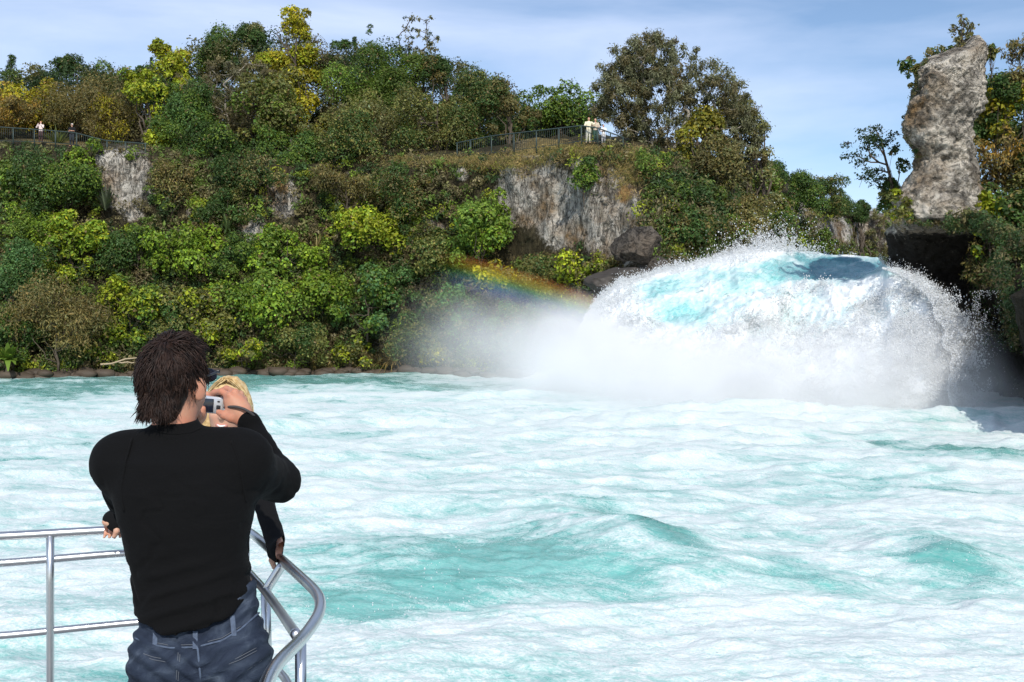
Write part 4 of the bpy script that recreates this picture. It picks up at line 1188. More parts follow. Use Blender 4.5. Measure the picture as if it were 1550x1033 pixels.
def branchy(label, px, base, Y, env, ntip, nleaf, leaf, col, col2, spread, bark, stems=((0, 0),), r0=.2, droop=.5, seed=1):
    """a tree grown from its twig tips back to its stems; env: ellipses (px, py, rx, ry) that hold the crown"""
    rng = np.random.RandomState(seed)
    b = np.array(at(px, base, Y))
    root = empty('cliff_tree', b, label, T_, GT)
    tips = []
    area = np.array([e[2] * e[3] for e in env], float)
    while len(tips) < ntip:
        e = env[rng.choice(len(env), p=area / area.sum())]
        d = unit(rng.normal(0, 1, 3)) * rng.uniform(.25, 1.0) ** .5
        q = np.array(at(e[0] + d[0] * e[2], e[1] - d[2] * e[3], Y)) - b
        q[1] += d[1] * e[2] * Y / F * .8
        if fbm(q[0] * .45 + seed, q[1] * .45, q[2] * .45, 2) > -.22: tips.append(q)
    tips = np.array(tips)
    tips = tips[np.argsort(np.linalg.norm(tips, axis=1))]
    nodes = [np.array([sx, 0, -.4]) for sx, _ in stems]; depth = [0.0] * len(nodes); par = [-1] * len(nodes)
    mid_ = tips.mean(0)
    for i, (sx, tx) in enumerate(stems):                 # main stems fork from the foot
        p = np.array([sx, 0, -.4])
        for t in np.linspace(.2, 1, 6):
            q = np.array([sx + (tx - sx) * t + rng.normal(0, .08), rng.normal(0, .15) * t * 3, mid_[2] * .75 * t]); nodes.append(q); depth.append(t * 5); par.append(i if t == .2 else len(nodes) - 2)
    for tp in tips:
        A_ = np.array(nodes)
        dd = np.linalg.norm(A_ - tp, axis=1) + .10 * np.array(depth) + np.where(A_[:, 2] > tp[2] + .3, 1.5, 0)
        j = int(np.argmin(dd))
        n = max(2, int(np.linalg.norm(tp - nodes[j]) / .8) + 1)
        last = j
        for q in bent(nodes[j], tp, n + 1, .05, rng)[1:]:
            nodes.append(q); par.append(last); depth.append(depth[last] + .6); last = len(nodes) - 1
    nodes = np.array(nodes)
    cnt = np.zeros(len(nodes))
    ch = set(par)
    for i in range(len(nodes) - 1, -1, -1):
        if i not in ch: cnt[i] += 1
        if par[i] >= 0: cnt[par[i]] += cnt[i]
    rad = np.maximum(.010, r0 * (cnt / cnt.max()) ** .48)
    paths = [(np.array([nodes[par[i]], nodes[i]]), np.array([min(rad[par[i]], rad[i] * 1.5), rad[i]])) for i in range(len(nodes)) if par[i] >= 0]
    link_mesh('trunk', tubes_mesh('trunk', paths, 5), bark, root)
    n = len(tips) * nleaf
    idx = np.repeat(np.arange(len(tips)), nleaf)
    sp = spread * rng.uniform(.6, 1.4, (len(tips), 1))[idx]
    off = unit(rng.normal(0, 1, (n, 3))) * rng.uniform(.1, 1, (n, 1)) * sp * np.array([1, 1, .75])
    off[:, 2] -= droop * sp[:, 0] * rng.uniform(0, 1, n)
    P = tips[idx] + off
    cc = np.array(col) * 1.35 * np.exp(rng.normal(0, .16, (len(tips), 1)))[idx] * np.exp(rng.normal(0, .25, (n, 1)))
    cc = np.where((rng.uniform(0, 1, len(tips))[idx] < .3)[:, None], np.array(col2) * 1.35 * np.exp(rng.normal(0, .25, (n, 1))), cc)
    s = np.exp(rng.normal(0, .25, n))
    nn = unit(off + rng.normal(0, .5, (n, 3)) * spread + np.array([0, -.1, .25]))
    link_mesh('crown', leaf_mesh('crown', P, nn, unit(rng.normal(0, 1, (n, 3)) + np.array([0, 0, -1.0])), leaf[0] * s, leaf[1] * s, cc), M_LEAF, root)
branchy('great grey olive tree with pale forked stems beside the right platform', 1008, 250, 72, [(1000, 125, 100, 76), (990, 135, 55, 45), (940, 140, 48, 62), (1075, 160, 62, 72), (1010, 190, 80, 46), (1125, 215, 36, 66), (985, 85, 60, 36)], 640, 95, (.24, .07), (0.115, 0.118, 0.062), (0.10, 0.085, 0.038), .50, M_PALEBARK, ((0, -2.2), (.15, 1.8), (-.1, .2), (.2, 3.6)), .24, .7, 3)
branchy('thin open tree with scattered leaves against the sky', 634, 212, 90, [(632, 62, 32, 48), (640, 100, 42, 40)], 110, 20, (.24, .12), GY, DG, .42, M_BARK, ((0, -.4), (0, .6)), .11, .3, 5)
branchy('grey brown twiggy tree filling the space under the round dark dome', 345, 240, 85, [(345, 150, 84, 62), (300, 185, 46, 46), (385, 130, 50, 48), (350, 205, 70, 34)], 330, 90, (.22, .065), OB, GY, .52, M_PALEBARK, ((-.2, -2), (.2, 1.6), (0, 0)), .16, .4, 7)

def branch_tree():
    Y = 48.5
    rng = np.random.RandomState(44)
    b = at(1350, 285, Y)
    root = empty('sparse_tree', b, 'sparse tree with bare boughs and leaf tufts leaning left from the rock pillar', T_)
    def q(px, py, d=0): return np.array(at(px, py, Y + d) - b)
    pts = {'a': q(1352, 288), 'b': q(1344, 252), 'c': q(1338, 225), 'd': q(1330, 210)}
    main = [((1352, 290), (1346, 262), (1340, 240), (1334, 214), (1326, 198)), ((1343, 250), (1330, 246), (1318, 246), (1308, 242), (1294, 234)), ((1330, 246), (1318, 236), (1313, 224), (1318, 212)),
            ((1340, 238), (1330, 222), (1322, 214)), ((1336, 222), (1346, 212)), ((1350, 275), (1336, 270), (1324, 276)), ((1346, 262), (1332, 258), (1322, 262))]
    paths, tips = [], []
    for k, ch in enumerate(main):
        P = np.array([q(x, y, rng.uniform(-.3, .3)) for x, y in ch])
        paths.append((P, np.linspace(.085 if k == 0 else .05, .02, len(P))))
        tips += [(P[-1], .26), (P[-2], .2)] + [(P[-1] + rng.normal(0, .35, 3), .2) for _ in range(3)]
    for (t_, r) in list(tips):
        paths.append((bent(t_, t_ + rng.normal(0, .25, 3), 4, .05, rng), np.linspace(.015, .006, 4)))
    link_mesh('trunk', tubes_mesh('trunk', paths, 6), M_BARK, root)
    Ps, cs = [], []
    for (t_, r) in tips:
        n = 46
        Ps.append(t_ + rng.normal(0, 1, (n, 3)) * np.array([r, r, r * .55]) * .75)
        cs.append(np.array(DG) * np.exp(rng.normal(0, .3, (n, 1))))
    P, c = np.vstack(Ps), np.vstack(cs)
    n = len(P)
    link_mesh('crown', leaf_mesh('crown', P, unit(rng.normal(0, 1, (n, 3)) + np.array([0, 0, .6])), rng.normal(0, 1, (n, 3)), rng.uniform(.12, .2, n), rng.uniform(.06, .1, n), c), M_LEAF, root)
branch_tree()

# undergrowth: the uncountable tangle between the shrubs
def undergrowth():
    rng = np.random.RandomState(3)
    P, Nn, LL, LW, CC = [], [], [], [], []
    def clump(c, r, n, col, leaf, outw):
        d = unit(rng.normal(0, 1, (n, 3)) + np.array(outw) * .9)
        p = np.array(c) + d * r * rng.uniform(.35, 1.1, (n, 1)) * np.array([1, .8, .8])
        P.append(p)
        Nn.append(unit(d + rng.normal(0, .7, (n, 3))))
        s = np.exp(rng.normal(0, .3, n))
        LL.append(leaf * s); LW.append(leaf * .48 * s)
        CC.append(np.array(col) * rng.uniform(1.0, 2.1) * np.exp(rng.normal(0, .28, (n, 1))))
    PAL = [DG, DG, OL, MG, OB, OB, MG, BR, DG, YG, BG]
    n = 8600
    for i in range(n):
        px = rng.uniform(-480, 1345)
        if px < 0 and rng.uniform() < .6: continue
        pc, yc = bank_col(px)
        hi = pc[5] if rng.uniform() < .75 else pc[7]
        py = rng.uniform(hi, 566 if px < 900 else 420)
        m = max(blobs(ROCKS, np.array([px]), np.array([py]))[0], 0)
        g = blobs(GRASS, np.array([px]), np.array([py]))[0]
        if rng.uniform() < m * 1.25 or rng.uniform() < g * 1.1: continue
        if 895 < px < 1010 and py > 392: continue
        if 755 < px < 975 and 245 < py < 400 and rng.uniform() < .8: continue
        if 690 < px < 755 and 245 < py < 385 and rng.uniform() < .3: continue
        Y = bank_Y(px, py)
        pal = PAL[int((vnoise(px * .02, py * .025, 3.0) * .5 + .5 + rng.uniform(-.25, .25)) * len(PAL)) % len(PAL)]
        clump(at(px, py, Y - 0.25), rng.uniform(.35, .9) * (1.0 if Y < 90 else 1.5), rng.randint(34, 80), pal, rng.uniform(.13, .24) * (1 if Y < 90 else 1.4), (0, -1, .6))
    # dry grasses on the rims and the shore
    for i in range(1500):
        (cx, cy, rx, ry, a) = GRASS[rng.randint(len(GRASS) - 3)]
        px, py = cx + rng.normal(0, rx * .6), cy + rng.normal(0, ry * .55)
        if not (-400 < px < 1340): continue
        Y = bank_Y(px, py)
        n_ = 26
        p = np.array(at(px, py, Y - .15)) + rng.normal(0, 1, (n_, 3)) * np.array([.35, .2, .10])
        P.append(p); Nn.append(unit(rng.normal(0, 1, (n_, 3)) * np.array([1, 1, .25]) + np.array([0, -.6, 0])))
        LL.append(rng.uniform(.18, .42, n_)); LW.append(rng.uniform(.02, .045, n_))
        CC.append(np.array([DR, (0.24, 0.18, 0.06), (0.20, 0.19, 0.05), OL][rng.randint(4)]) * np.exp(rng.normal(0, .3, (n_, 1))))
    # right bank
    for i in range(1500):
        y = rng.uniform(24, 60)
        bx = np.interp(y, RW[:, 1], RW[:, 0])
        o = rng.uniform(0, 9) ** 1.0
        z = np.interp(o, [0, .4, 1.8, 3.6, 6, 10], [6.4, 7.6, 8.6, 10, 12, 14]) * np.interp(y, [10, 25, 33, 45, 55], [.8, .8, .72, .75, .9])
        if 42.5 < y < 52 and o < 5: continue
        clump((bx + o - .3, y - .15 * o, z), rng.uniform(.3, .8), rng.randint(34, 80), PAL[rng.randint(9)], rng.uniform(.10, .2), (-.5, -.6, .7))
    for i in range(420):
        y = rng.uniform(38, 56)
        z = rng.uniform(2.5, 6.5)
        bx = np.interp(y, RW[:, 1], RW[:, 0]) - np.interp(z, [2.5, 6.6], [.2, .9])
        clump((bx - .2, y, z), rng.uniform(.25, .6), rng.randint(20, 50), [DG, DG, OB][rng.randint(3)], rng.uniform(.10, .18), (-1, -.2, .3))
    # scrub down the left edge of the pillar and over its dark foot
    for i in range(300):
        py = rng.uniform(90, 240)
        l = np.interp(py, [84, 125, 150, 190, 205, 240], [1402, 1387, 1380, 1367, 1371, 1388])
        px = l + np.abs(rng.normal(0, 9)) + 1
        clump(at(px, py, 46.2 + rng.uniform(-.3, .8)), rng.uniform(.10, .26), rng.randint(16, 34), [DG, OB, BR, OL][rng.randint(4)], rng.uniform(.06, .11), (-.6, -.5, .3))
    for i in range(70):
        px = rng.uniform(1352, 1440); py = 332 + rng.normal(0, 6) + (px - 1352) * .05
        clump(at(px, py, 45.0 + rng.uniform(-.3, .3)), rng.uniform(.12, .30), rng.randint(16, 36), [DG, OL, OB, BR][rng.randint(4)], rng.uniform(.07, .12), (-.3, -.6, -.2))
    for i in range(420):
        px = rng.uniform(1432, 1560); py = rng.uniform(322, 350) + max(0, px - 1480) * .5
        clump(at(px, py, 45.2 + rng.uniform(-1.2, .3) - max(0, px - 1470) * .06), rng.uniform(.2, .45), rng.randint(20, 50), [DG, DG, OB, OL][rng.randint(4)], rng.uniform(.08, .14), (-.3, -.6, .3))
    P, Nn, LL, LW, CC = np.vstack(P), np.vstack(Nn), np.concatenate(LL), np.concatenate(LW), np.vstack(CC)
    k = len(P)
    o = link_mesh('undergrowth', leaf_mesh('undergrowth', P, Nn, unit(rng.normal(0, 1, (k, 3)) + np.array([0, 0, .5])), LL, LW, CC), M_LEAF)
    tag(o, 'tangled undergrowth of low leaves and dry grass covering the banks', 'undergrowth', kind='stuff')
undergrowth()

# the wood behind: one far mass whose trees cannot be told apart
def wood():
    rng = np.random.RandomState(8)
    tops = [(-400, 150), (-60, 120), (0, 106), (60, 104), (200, 102), (240, 98), (300, 54), (370, 50), (440, 50), (520, 64), (600, 62), (640, 68), (700, 92), (760, 120), (800, 165), (830, 168), (860, 150), (895, 165), (905, 190)]
    P, Nn, LL, LW, CC = [], [], [], [], []
    for i in range(2300):
        px = rng.uniform(-380, 900)
        Y = rng.uniform(91, 101)
        top = np.interp(px, [q[0] for q in tops], [q[1] for q in tops]) + 6 + 12 * rng.uniform() ** 2
        py = top + (222 - top) * rng.uniform(0, 1) ** .8
        c = np.array(at(px, py, Y)); r = rng.uniform(.7, 1.5); n = rng.randint(70, 130)
        d = unit(rng.normal(0, 1, (n, 3)) + np.array([0, -.5, .5]))
        P.append(c + d * r * rng.uniform(.4, 1.05, (n, 1))); Nn.append(unit(d + rng.normal(0, .7, (n, 3))))
        LL.append(rng.uniform(.2, .36, n)); LW.append(rng.uniform(.10, .17, n))
        base = [DG, DG, OL, OB, MG, GY][int((vnoise(px * .015, py * .02, 5.0) * .5 + .5) * 5.99 + rng.uniform(-.5, .5)) % 6]
        CC.append(np.array(base) * rng.uniform(.8, 1.4) * np.exp(rng.normal(0, .28, (n, 1))))
    P, Nn, LL, LW, CC = np.vstack(P), np.vstack(Nn), np.concatenate(LL), np.concatenate(LW), np.vstack(CC)
    o = link_mesh('distant_wood', leaf_mesh('distant_wood', P, Nn, unit(rng.normal(0, 1, (len(P), 3))), LL, LW, CC), M_LEAF)
    tag(o, 'dense wood filling the hilltop behind the skyline trees', 'wood', kind='stuff')
wood()

# dark boulders at the left lip of the fall and along the shore
def boulder(px, py, wpx, hpx, Y, label, m, seed, sx=1.0):
    rng = np.random.RandomState(seed)
    bm = bmesh.new()
    bmesh.ops.create_icosphere(bm, subdivisions=5, radius=1)
    V = np.array([v.co[:] for v in bm.verts])
    w, h = wpx * Y / F / 2, hpx * Y / F / 2
    r = 1 + 0.22 * fbm(V[:, 0] * 1.3 + seed, V[:, 1] * 1.3, V[:, 2] * 1.3, 3) + 0.10 * fbm(V[:, 0] * 4, V[:, 1] * 4 + seed, V[:, 2] * 4, 3)
    for q in range(26):                              # knock flat faces off it
        nq = unit(rng.normal(0, 1, 3)); lim = rng.uniform(.62, .95)
        ex = np.maximum(V @ nq - lim, 0)
        V = V - ex[:, None] * nq * .92
    Vd = V * r[:, None] * np.array([w, w * .8, h])
    for v, c in zip(bm.verts, Vd): v.co = c
    for f in bm.faces: f.smooth = True
    me = bpy.data.meshes.new('boulder'); bm.to_mesh(me); bm.free()
    for nm, val in (('rock', .9), ('grass', 0), ('ochre', 0)):
        a = me.attributes.new(nm, 'FLOAT', 'POINT'); a.data.foreach_set('value', np.full(len(me.vertices), val, np.float32))
    o = link_mesh('boulder', me, m)
    o.location = at(px, py, Y)
    tag(o, label, 'boulder')
M_DARKROCK = make_cliff_mat('dark_boulder_rock', (0.15, 0.13, 0.11), (0.05, 0.045, 0.04), (0.03, 0.028, 0.02), (0.05, 0.04, 0.03), 0.4, 1.0, .25)
boulder(966, 372, 78, 70, 60.2, 'large dark grey boulder leaning above the left lip of the fall', M_DARKROCK, 2)
boulder(938, 425, 110, 46, 58.6, 'black wet boulder where the left edge of the fall spills over', M_WETROCK, 5)
boulder(990, 410, 70, 40, 60.4, 'black wet boulder right under the large grey boulder', M_WETROCK, 8)
def shore_stones():
    rng = np.random.RandomState(12)
    Vs, Fs, off = [], [], 0
    bm = bmesh.new(); bmesh.ops.create_icosphere(bm, subdivisions=2, radius=1)
    V0 = np.array([v.co[:] for v in bm.verts]); F0 = np.array([[v.index for v in f.verts] for f in bm.faces]); bm.free()
    for i in range(420):
        px = rng.uniform(-300, 800)
        Y = bank_Y(px, 570) - rng.uniform(-.2, 1.4)
        s = rng.uniform(.12, .5)
        r = 1 + .3 * fbm(V0[:, 0] * 1.5 + i, V0[:, 1] * 1.5, V0[:, 2] * 1.5, 2)
        p = V0 * r[:, None] * np.array([s * 1.5, s, s * .75]) + np.array([(px - CX) * Y / F, Y, rng.uniform(.0, .35)])
        Vs.append(p); Fs.append(F0 + off); off += len(V0)
    o = link_mesh('shore_rubble', np_mesh('shore_rubble', np.vstack(Vs), np.vstack(Fs), True), simple('wet_shore_stone', (0.075, 0.055, 0.038), 0.7, 0.4, var=.6, scale=1.2))
    tag(o, 'dark brown wet rubble along the far waterline', 'rubble', kind='stuff')
shore_stones()

# tiny bird in the sky
def bird():
    Y = 44
    bm = bmesh.new()
    q = [(-.16, 0, .05), (-.08, .02, .06), (0, .02, 0), (.08, .02, .06), (.16, 0, .05), (.07, -.05, .05), (0, -.05, -.01), (-.07, -.05, .05)]
    top = [bm.verts.new((x, y, z + .012)) for x, y, z in q]
    bot = [bm.verts.new((x, y, z - .012)) for x, y, z in q]
    bm.faces.new(top); bm.faces.new(bot[::-1])
    for i in range(8):
        j = (i + 1) % 8
        bm.faces.new((top[j], top[i], bot[i], bot[j]))
    r = bmesh.ops.create_icosphere(bm, subdivisions=2, radius=1)
    for v in r['verts']: v.co = Vector((v.co.x * .035, v.co.y * .11, v.co.z * .035))
    me = bpy.data.meshes.new('bird'); bm.to_mesh(me); bm.free()
    o = link_mesh('bird', me, simple('dark_feathers', (0.03, 0.03, 0.035), .8))
    o.location = at(1284, 218, Y)
    tag(o, 'tiny dark bird in the sky left of the sparse leaning tree', 'bird')
bird()
# ------------------------------------------------------------------ bodies: rounded cones and lofts blended into one continuous surface
class Field:
    def __init__(self, lo, hi, h):
        self.lo, self.h = np.array(lo, float), h
        self.n = np.ceil((np.array(hi) - self.lo) / h).astype(int) + 1
        self.D = np.full(self.n, 9.0, np.float32)
        self.ax = [self.lo[i] + np.arange(self.n[i]) * h for i in range(3)]
    def sub(self, lo, hi, pad):
        s = []
        for i in range(3):
            a = max(0, int(math.floor((lo[i] - pad - self.lo[i]) / self.h)))
            b = min(self.n[i], int(math.ceil((hi[i] + pad - self.lo[i]) / self.h)) + 1)
            s.append(slice(a, max(a, b)))
        return tuple(s)
    def grid(self, s):
        return np.meshgrid(self.ax[0][s[0]], self.ax[1][s[1]], self.ax[2][s[2]], indexing='ij', sparse=True)
    def blend(self, s, d, k):
        o = self.D[s]
        if o.size == 0: return
        if k > 0:
            hh = np.clip(0.5 + 0.5 * (o - d) / k, 0, 1)
            self.D[s] = (o * (1 - hh) + d * hh - k * hh * (1 - hh)).astype(np.float32)
        else:
            self.D[s] = np.minimum(o, d)
    def cone(self, a, b, ra, rb, k=0.02):
        a, b = np.array(a, float), np.array(b, float)
        r = max(ra, rb)
        s = self.sub(np.minimum(a, b) - r, np.maximum(a, b) + r, k + 2 * self.h)
        X, Y, Z = self.grid(s)
        ab = b - a; l2 = (ab ** 2).sum() + 1e-12
        t = np.clip(((X - a[0]) * ab[0] + (Y - a[1]) * ab[1] + (Z - a[2]) * ab[2]) / l2, 0, 1)
        d = np.sqrt((X - a[0] - t * ab[0]) ** 2 + (Y - a[1] - t * ab[1]) ** 2 + (Z - a[2] - t * ab[2]) ** 2) - (ra + (rb - ra) * t)
        self.blend(s, d, k)
    def chain(self, pts, rad, k=0.02):
        for i in range(len(pts) - 1):
            self.cone(pts[i], pts[i + 1], rad[i], rad[i + 1], k)
    def ell(self, c, r, k=0.02, rot=None):
        c, r = np.array(c, float), np.array(r, float)
        m = r.max()
        s = self.sub(c - m, c + m, k + 2 * self.h)
        X, Y, Z = self.grid(s)
        X, Y, Z = X - c[0], Y - c[1], Z - c[2]
        if rot is not None:
            M = np.array(rot.transposed())
            X, Y, Z = [M[i, 0] * X + M[i, 1] * Y + M[i, 2] * Z for i in range(3)]
        k0 = np.sqrt((X / r[0]) ** 2 + (Y / r[1]) ** 2 + (Z / r[2]) ** 2)
        k1 = np.sqrt((X / r[0] ** 2) ** 2 + (Y / r[1] ** 2) ** 2 + (Z / r[2] ** 2) ** 2)
        d = k0 * (k0 - 1) / (k1 + 1e-6)
        self.blend(s, d, k)
    def loft(self, tab, k=0.02, grow=0.0, e=2.3):
        """tab rows (z, cx, cy, half width, half depth), rising in z"""
        T = np.array(sorted(tab), float)
        z0, z1 = T[0, 0], T[-1, 0]
        lo = np.array([(T[:, 1] - T[:, 3]).min(), (T[:, 2] - T[:, 4]).min(), z0]) - abs(grow)
        hi = np.array([(T[:, 1] + T[:, 3]).max(), (T[:, 2] + T[:, 4]).max(), z1]) + abs(grow)
        s = self.sub(lo, hi, k + .03)
        X, Y, Z = self.grid(s)
        zc = np.clip(Z, z0, z1)
        cx, cy, a, b = [np.interp(zc, T[:, 0], T[:, i]) for i in range(1, 5)]
        a, b = a + grow, b + grow
        q = ((np.abs(X - cx) / a) ** e + (np.abs(Y - cy) / b) ** e) ** (1 / e)
        d = (q - 1) * np.minimum(a, b)
        dz = np.maximum(Z - z1 - grow, z0 - grow - Z)
        d = np.where(dz > 0, np.sqrt(np.maximum(d, 0) ** 2 + dz ** 2), np.maximum(d, dz))
        self.blend(s, d, k)
    def cut(self, fn):
        """keep only where fn(X,Y,Z) < 0"""
        X, Y, Z = np.meshgrid(*self.ax, indexing='ij', sparse=True)
        self.D = np.maximum(self.D, fn(X, Y, Z)).astype(np.float32)
    def sample(self, p):
        g = (np.asarray(p, float) - self.lo) / self.h
        i = np.clip(np.floor(g).astype(int), 0, self.n - 2)
        f = g - i
        r = 0
        for dx in (0, 1):
            for dy in (0, 1):
                for dz in (0, 1):
                    w = (f[..., 0] if dx else 1 - f[..., 0]) * (f[..., 1] if dy else 1 - f[..., 1]) * (f[..., 2] if dz else 1 - f[..., 2])
                    r = r + w * self.D[i[..., 0] + dx, i[..., 1] + dy, i[..., 2] + dz]
        return r
    def hit(self, o, d, t0, t1, n=400):
        """first surface point along a ray"""
        o, d = np.array(o, float), unit(np.array(d, float))
        t = np.linspace(t0, t1, n)
        v = self.sample(o + t[:, None] * d)
        w = np.where(v < 0)[0]
        if len(w) == 0: return None
        i = max(w[0], 1)
        tt = t[i - 1] + (t[i] - t[i - 1]) * v[i - 1] / (v[i - 1] - v[i] + 1e-9)
        return o + tt * d
    def mesh(self, name, smooth_it=1):
        D = self.D
        ins = D < 0
        c = [ins[a:ins.shape[0] - 1 + a, b:ins.shape[1] - 1 + b, e:ins.shape[2] - 1 + e] for a in (0, 1) for b in (0, 1) for e in (0, 1)]
        cnt = sum(q.astype(np.int8) for q in c)
        act = np.argwhere((cnt > 0) & (cnt < 8))
        idx = np.full(cnt.shape, -1, np.int64)
        idx[tuple(act.T)] = np.arange(len(act))
        acc = np.zeros((len(act), 3)); num = np.zeros(len(act))
        corners = [np.array(q) for q in [(a, b, e) for a in (0, 1) for b in (0, 1) for e in (0, 1)]]
        for i in range(8):
            for j in range(i + 1, 8):
                if np.abs(corners[i] - corners[j]).sum() != 1: continue
                di = D[tuple((act + corners[i]).T)]; dj = D[tuple((act + corners[j]).T)]
                m = (di < 0) != (dj < 0)
                t = np.where(m, di / np.where(m, di - dj, 1), 0)
                acc += m[:, None] * (corners[i] + t[:, None] * (corners[j] - corners[i]))
                num += m
        V = self.lo + self.h * (act + acc / num[:, None])
        Fs = []
        for axis in range(3):
            sh = [slice(1, -1)] * 3; sh[axis] = slice(0, -1)
            a = ins[tuple(sh)]
            sh2 = [slice(1, -1)] * 3; sh2[axis] = slice(1, None)
            b = ins[tuple(sh2)]
            e = np.argwhere(a != b) + np.array([0 if q == axis else 1 for q in range(3)])
            if len(e) == 0: continue
            u, v = [(1, 2), (2, 0), (0, 1)][axis]
            du = np.zeros(3, int); du[u] = 1
            dv = np.zeros(3, int); dv[v] = 1
            q = np.stack([idx[tuple((e - du - dv).T)], idx[tuple((e - dv).T)], idx[tuple(e.T)], idx[tuple((e - du).T)]], 1)
            fl = ins[tuple(e.T)]
            q = np.where(fl[:, None], q, q[:, ::-1])
            Fs.append(q)
        Fq = np.vstack(Fs)
        for _ in range(smooth_it):
            s = np.zeros_like(V); nn = np.zeros(len(V))
            for k in range(4):
                a, b = Fq[:, k], Fq[:, (k + 1) % 4]
                for i in range(3):
                    s[:, i] += np.bincount(a, V[b, i], len(V)) + np.bincount(b, V[a, i], len(V))
                nn += np.bincount(a, minlength=len(V)) + np.bincount(b, minlength=len(V))
            V = 0.5 * V + 0.5 * s / np.maximum(nn, 1)[:, None]
        return V, Fq
def vnormals(V, Fq):
    n = np.cross(V[Fq[:, 2]] - V[Fq[:, 0]], V[Fq[:, 3]] - V[Fq[:, 1]])
    o = np.zeros_like(V)
    for k in range(4):
        for i in range(3):
            o[:, i] += np.bincount(Fq[:, k], n[:, i], len(V))
    return unit(o)

# materials for people
def make_skin(name, col, red):
    m, t, out = mat(name)
    p = principled(t, out, col, 0.5, 0.35)
    n = noise_node(t, 18, 4)
    L(t, mixc(t, maprange(t, n.outputs['Fac'], .35, .65), col, red), p.inputs['Base Color'])
    p.inputs['Subsurface Weight'].default_value = 0.12
    p.inputs['Subsurface Radius'].default_value = (0.01, 0.004, 0.002)
    n2 = noise_node(t, 160, 3)
    bump(t, n2.outputs['Fac'], 0.15, 0.003, p)
    return m
M_SKIN = make_skin('tanned_skin', (0.50, 0.255, 0.165), (0.52, 0.21, 0.13))
M_SKIN2 = make_skin('fair_skin', (0.58, 0.35, 0.24), (0.58, 0.29, 0.20))
def make_fabric(name, col, scale, wr):
    m, t, out = mat(name)
    p = principled(t, out, col, 0.95, 0.12)
    p.inputs['Sheen Weight'].default_value = 0.01
    n = noise_node(t, scale, 5, 0.7)
    L(t, mixc(t, n.outputs['Fac'], tuple(v * .65 for v in col), tuple(v * 1.35 for v in col)), p.inputs['Base Color'])
    big = noise_node(t, 9, 4, 0.5, 0.6, mapscale=(1, 1, 2.2))
    h = mth(t, 'ADD', mth(t, 'MULTIPLY', n.outputs['Fac'], 0.08), big.outputs['Fac'])
    bump(t, h, wr, 0.02, p)
    return m
M_SWEATER = make_fabric('black_fleece', (0.0042, 0.0042, 0.0045), 260, 0.35)
M_BLACK2 = make_fabric('black_jersey', (0.007, 0.007, 0.0075), 200, 0.35)
def make_denim():
    m, t, out = mat('faded_denim')
    p = principled(t, out, (0.04, 0.06, 0.11), 0.85, 0.2)
    tw = N(t, 'ShaderNodeTexWave'); tw.wave_type = 'BANDS'; tw.bands_direction = 'DIAGONAL'
    tw.inputs['Scale'].default_value = 180; tw.inputs['Distortion'].default_value = 1.5
    L(t, N(t, 'ShaderNodeTexCoord').outputs['Object'], tw.inputs['Vector'])
    w = noise_node(t, 9, 5, 0.6, 0.8, mapscale=(1.0, 1, 2.4), maprot=(0, R(25), 0))
    f = noise_node(t, 320, 3, .7)
    c = ramp(t, w.outputs['Fac'], [(0.38, (0.008, 0.013, 0.025)), (0.5, (0.020, 0.029, 0.047)), (0.60, (0.042, 0.056, 0.080)), (0.76, (0.12, 0.145, 0.185))])
    c2 = mixc(t, mth(t, 'MULTIPLY', f.outputs['Fac'], 0.5), c.outputs['Color'], (0.02, 0.03, 0.06))
    c3 = mixc(t, mth(t, 'MULTIPLY', tw.outputs['Fac'], 0.08), c2, (0.14, 0.17, 0.22))
    L(t, c3, p.inputs['Base Color'])
    h = mth(t, 'ADD', w.outputs['Fac'], mth(t, 'MULTIPLY', f.outputs['Fac'], .1))
    bump(t, h, 0.6, 0.02, p)
    return m
M_DENIM = make_denim()
M_STITCH = simple('pale_denim_stitching', (0.12, 0.13, 0.15), .8)
M_SEAM = simple('worn_denim_seam', (0.075, 0.10, 0.15), .85, var=.6, scale=90)
def make_hair(name, c1, c2):
    m, t, out = mat(name)
    p = principled(t, out, c1, 0.5, 0.22)
    n = noise_node(t, 45, 4, .6, .5)
    L(t, mixc(t, maprange(t, n.outputs['Fac'], .35, .68), c1, c2), p.inputs['Base Color'])
    return m
M_HAIR = make_hair('dark_brown_hair', (0.010, 0.0058, 0.0045), (0.040, 0.021, 0.015))
M_BLOND = make_hair('blond_hair', (0.42, 0.27, 0.11), (0.74, 0.56, 0.30))
M_BLACKPL = simple('black_plastic', (0.015, 0.015, 0.016), .35, .5)
M_SILVER = simple('silver_camera_shell', (0.62, 0.63, 0.65), .32, .5, .6)
M_SCREEN = simple('dark_camera_screen', (0.012, 0.016, 0.028), .12, .6)
M_GREYST = simple('grey_woven_strap', (0.06, 0.055, 0.055), .8)
def make_steel():
    m, t, out = mat('brushed_stainless_steel')
    p = principled(t, out, (0.70, 0.71, 0.72), 0.26, .5, 1.0)
    n2 = noise_node(t, 3, 3)
    L(t, maprange(t, n2.outputs['Fac'], .3, .7, .24, .36), p.inputs['Roughness'])
    L(t, mixc(t, n2.outputs['Fac'], (0.58, 0.585, 0.59), (0.68, 0.685, 0.69)), p.inputs['Base Color'])
    return m
M_STEEL = make_steel()

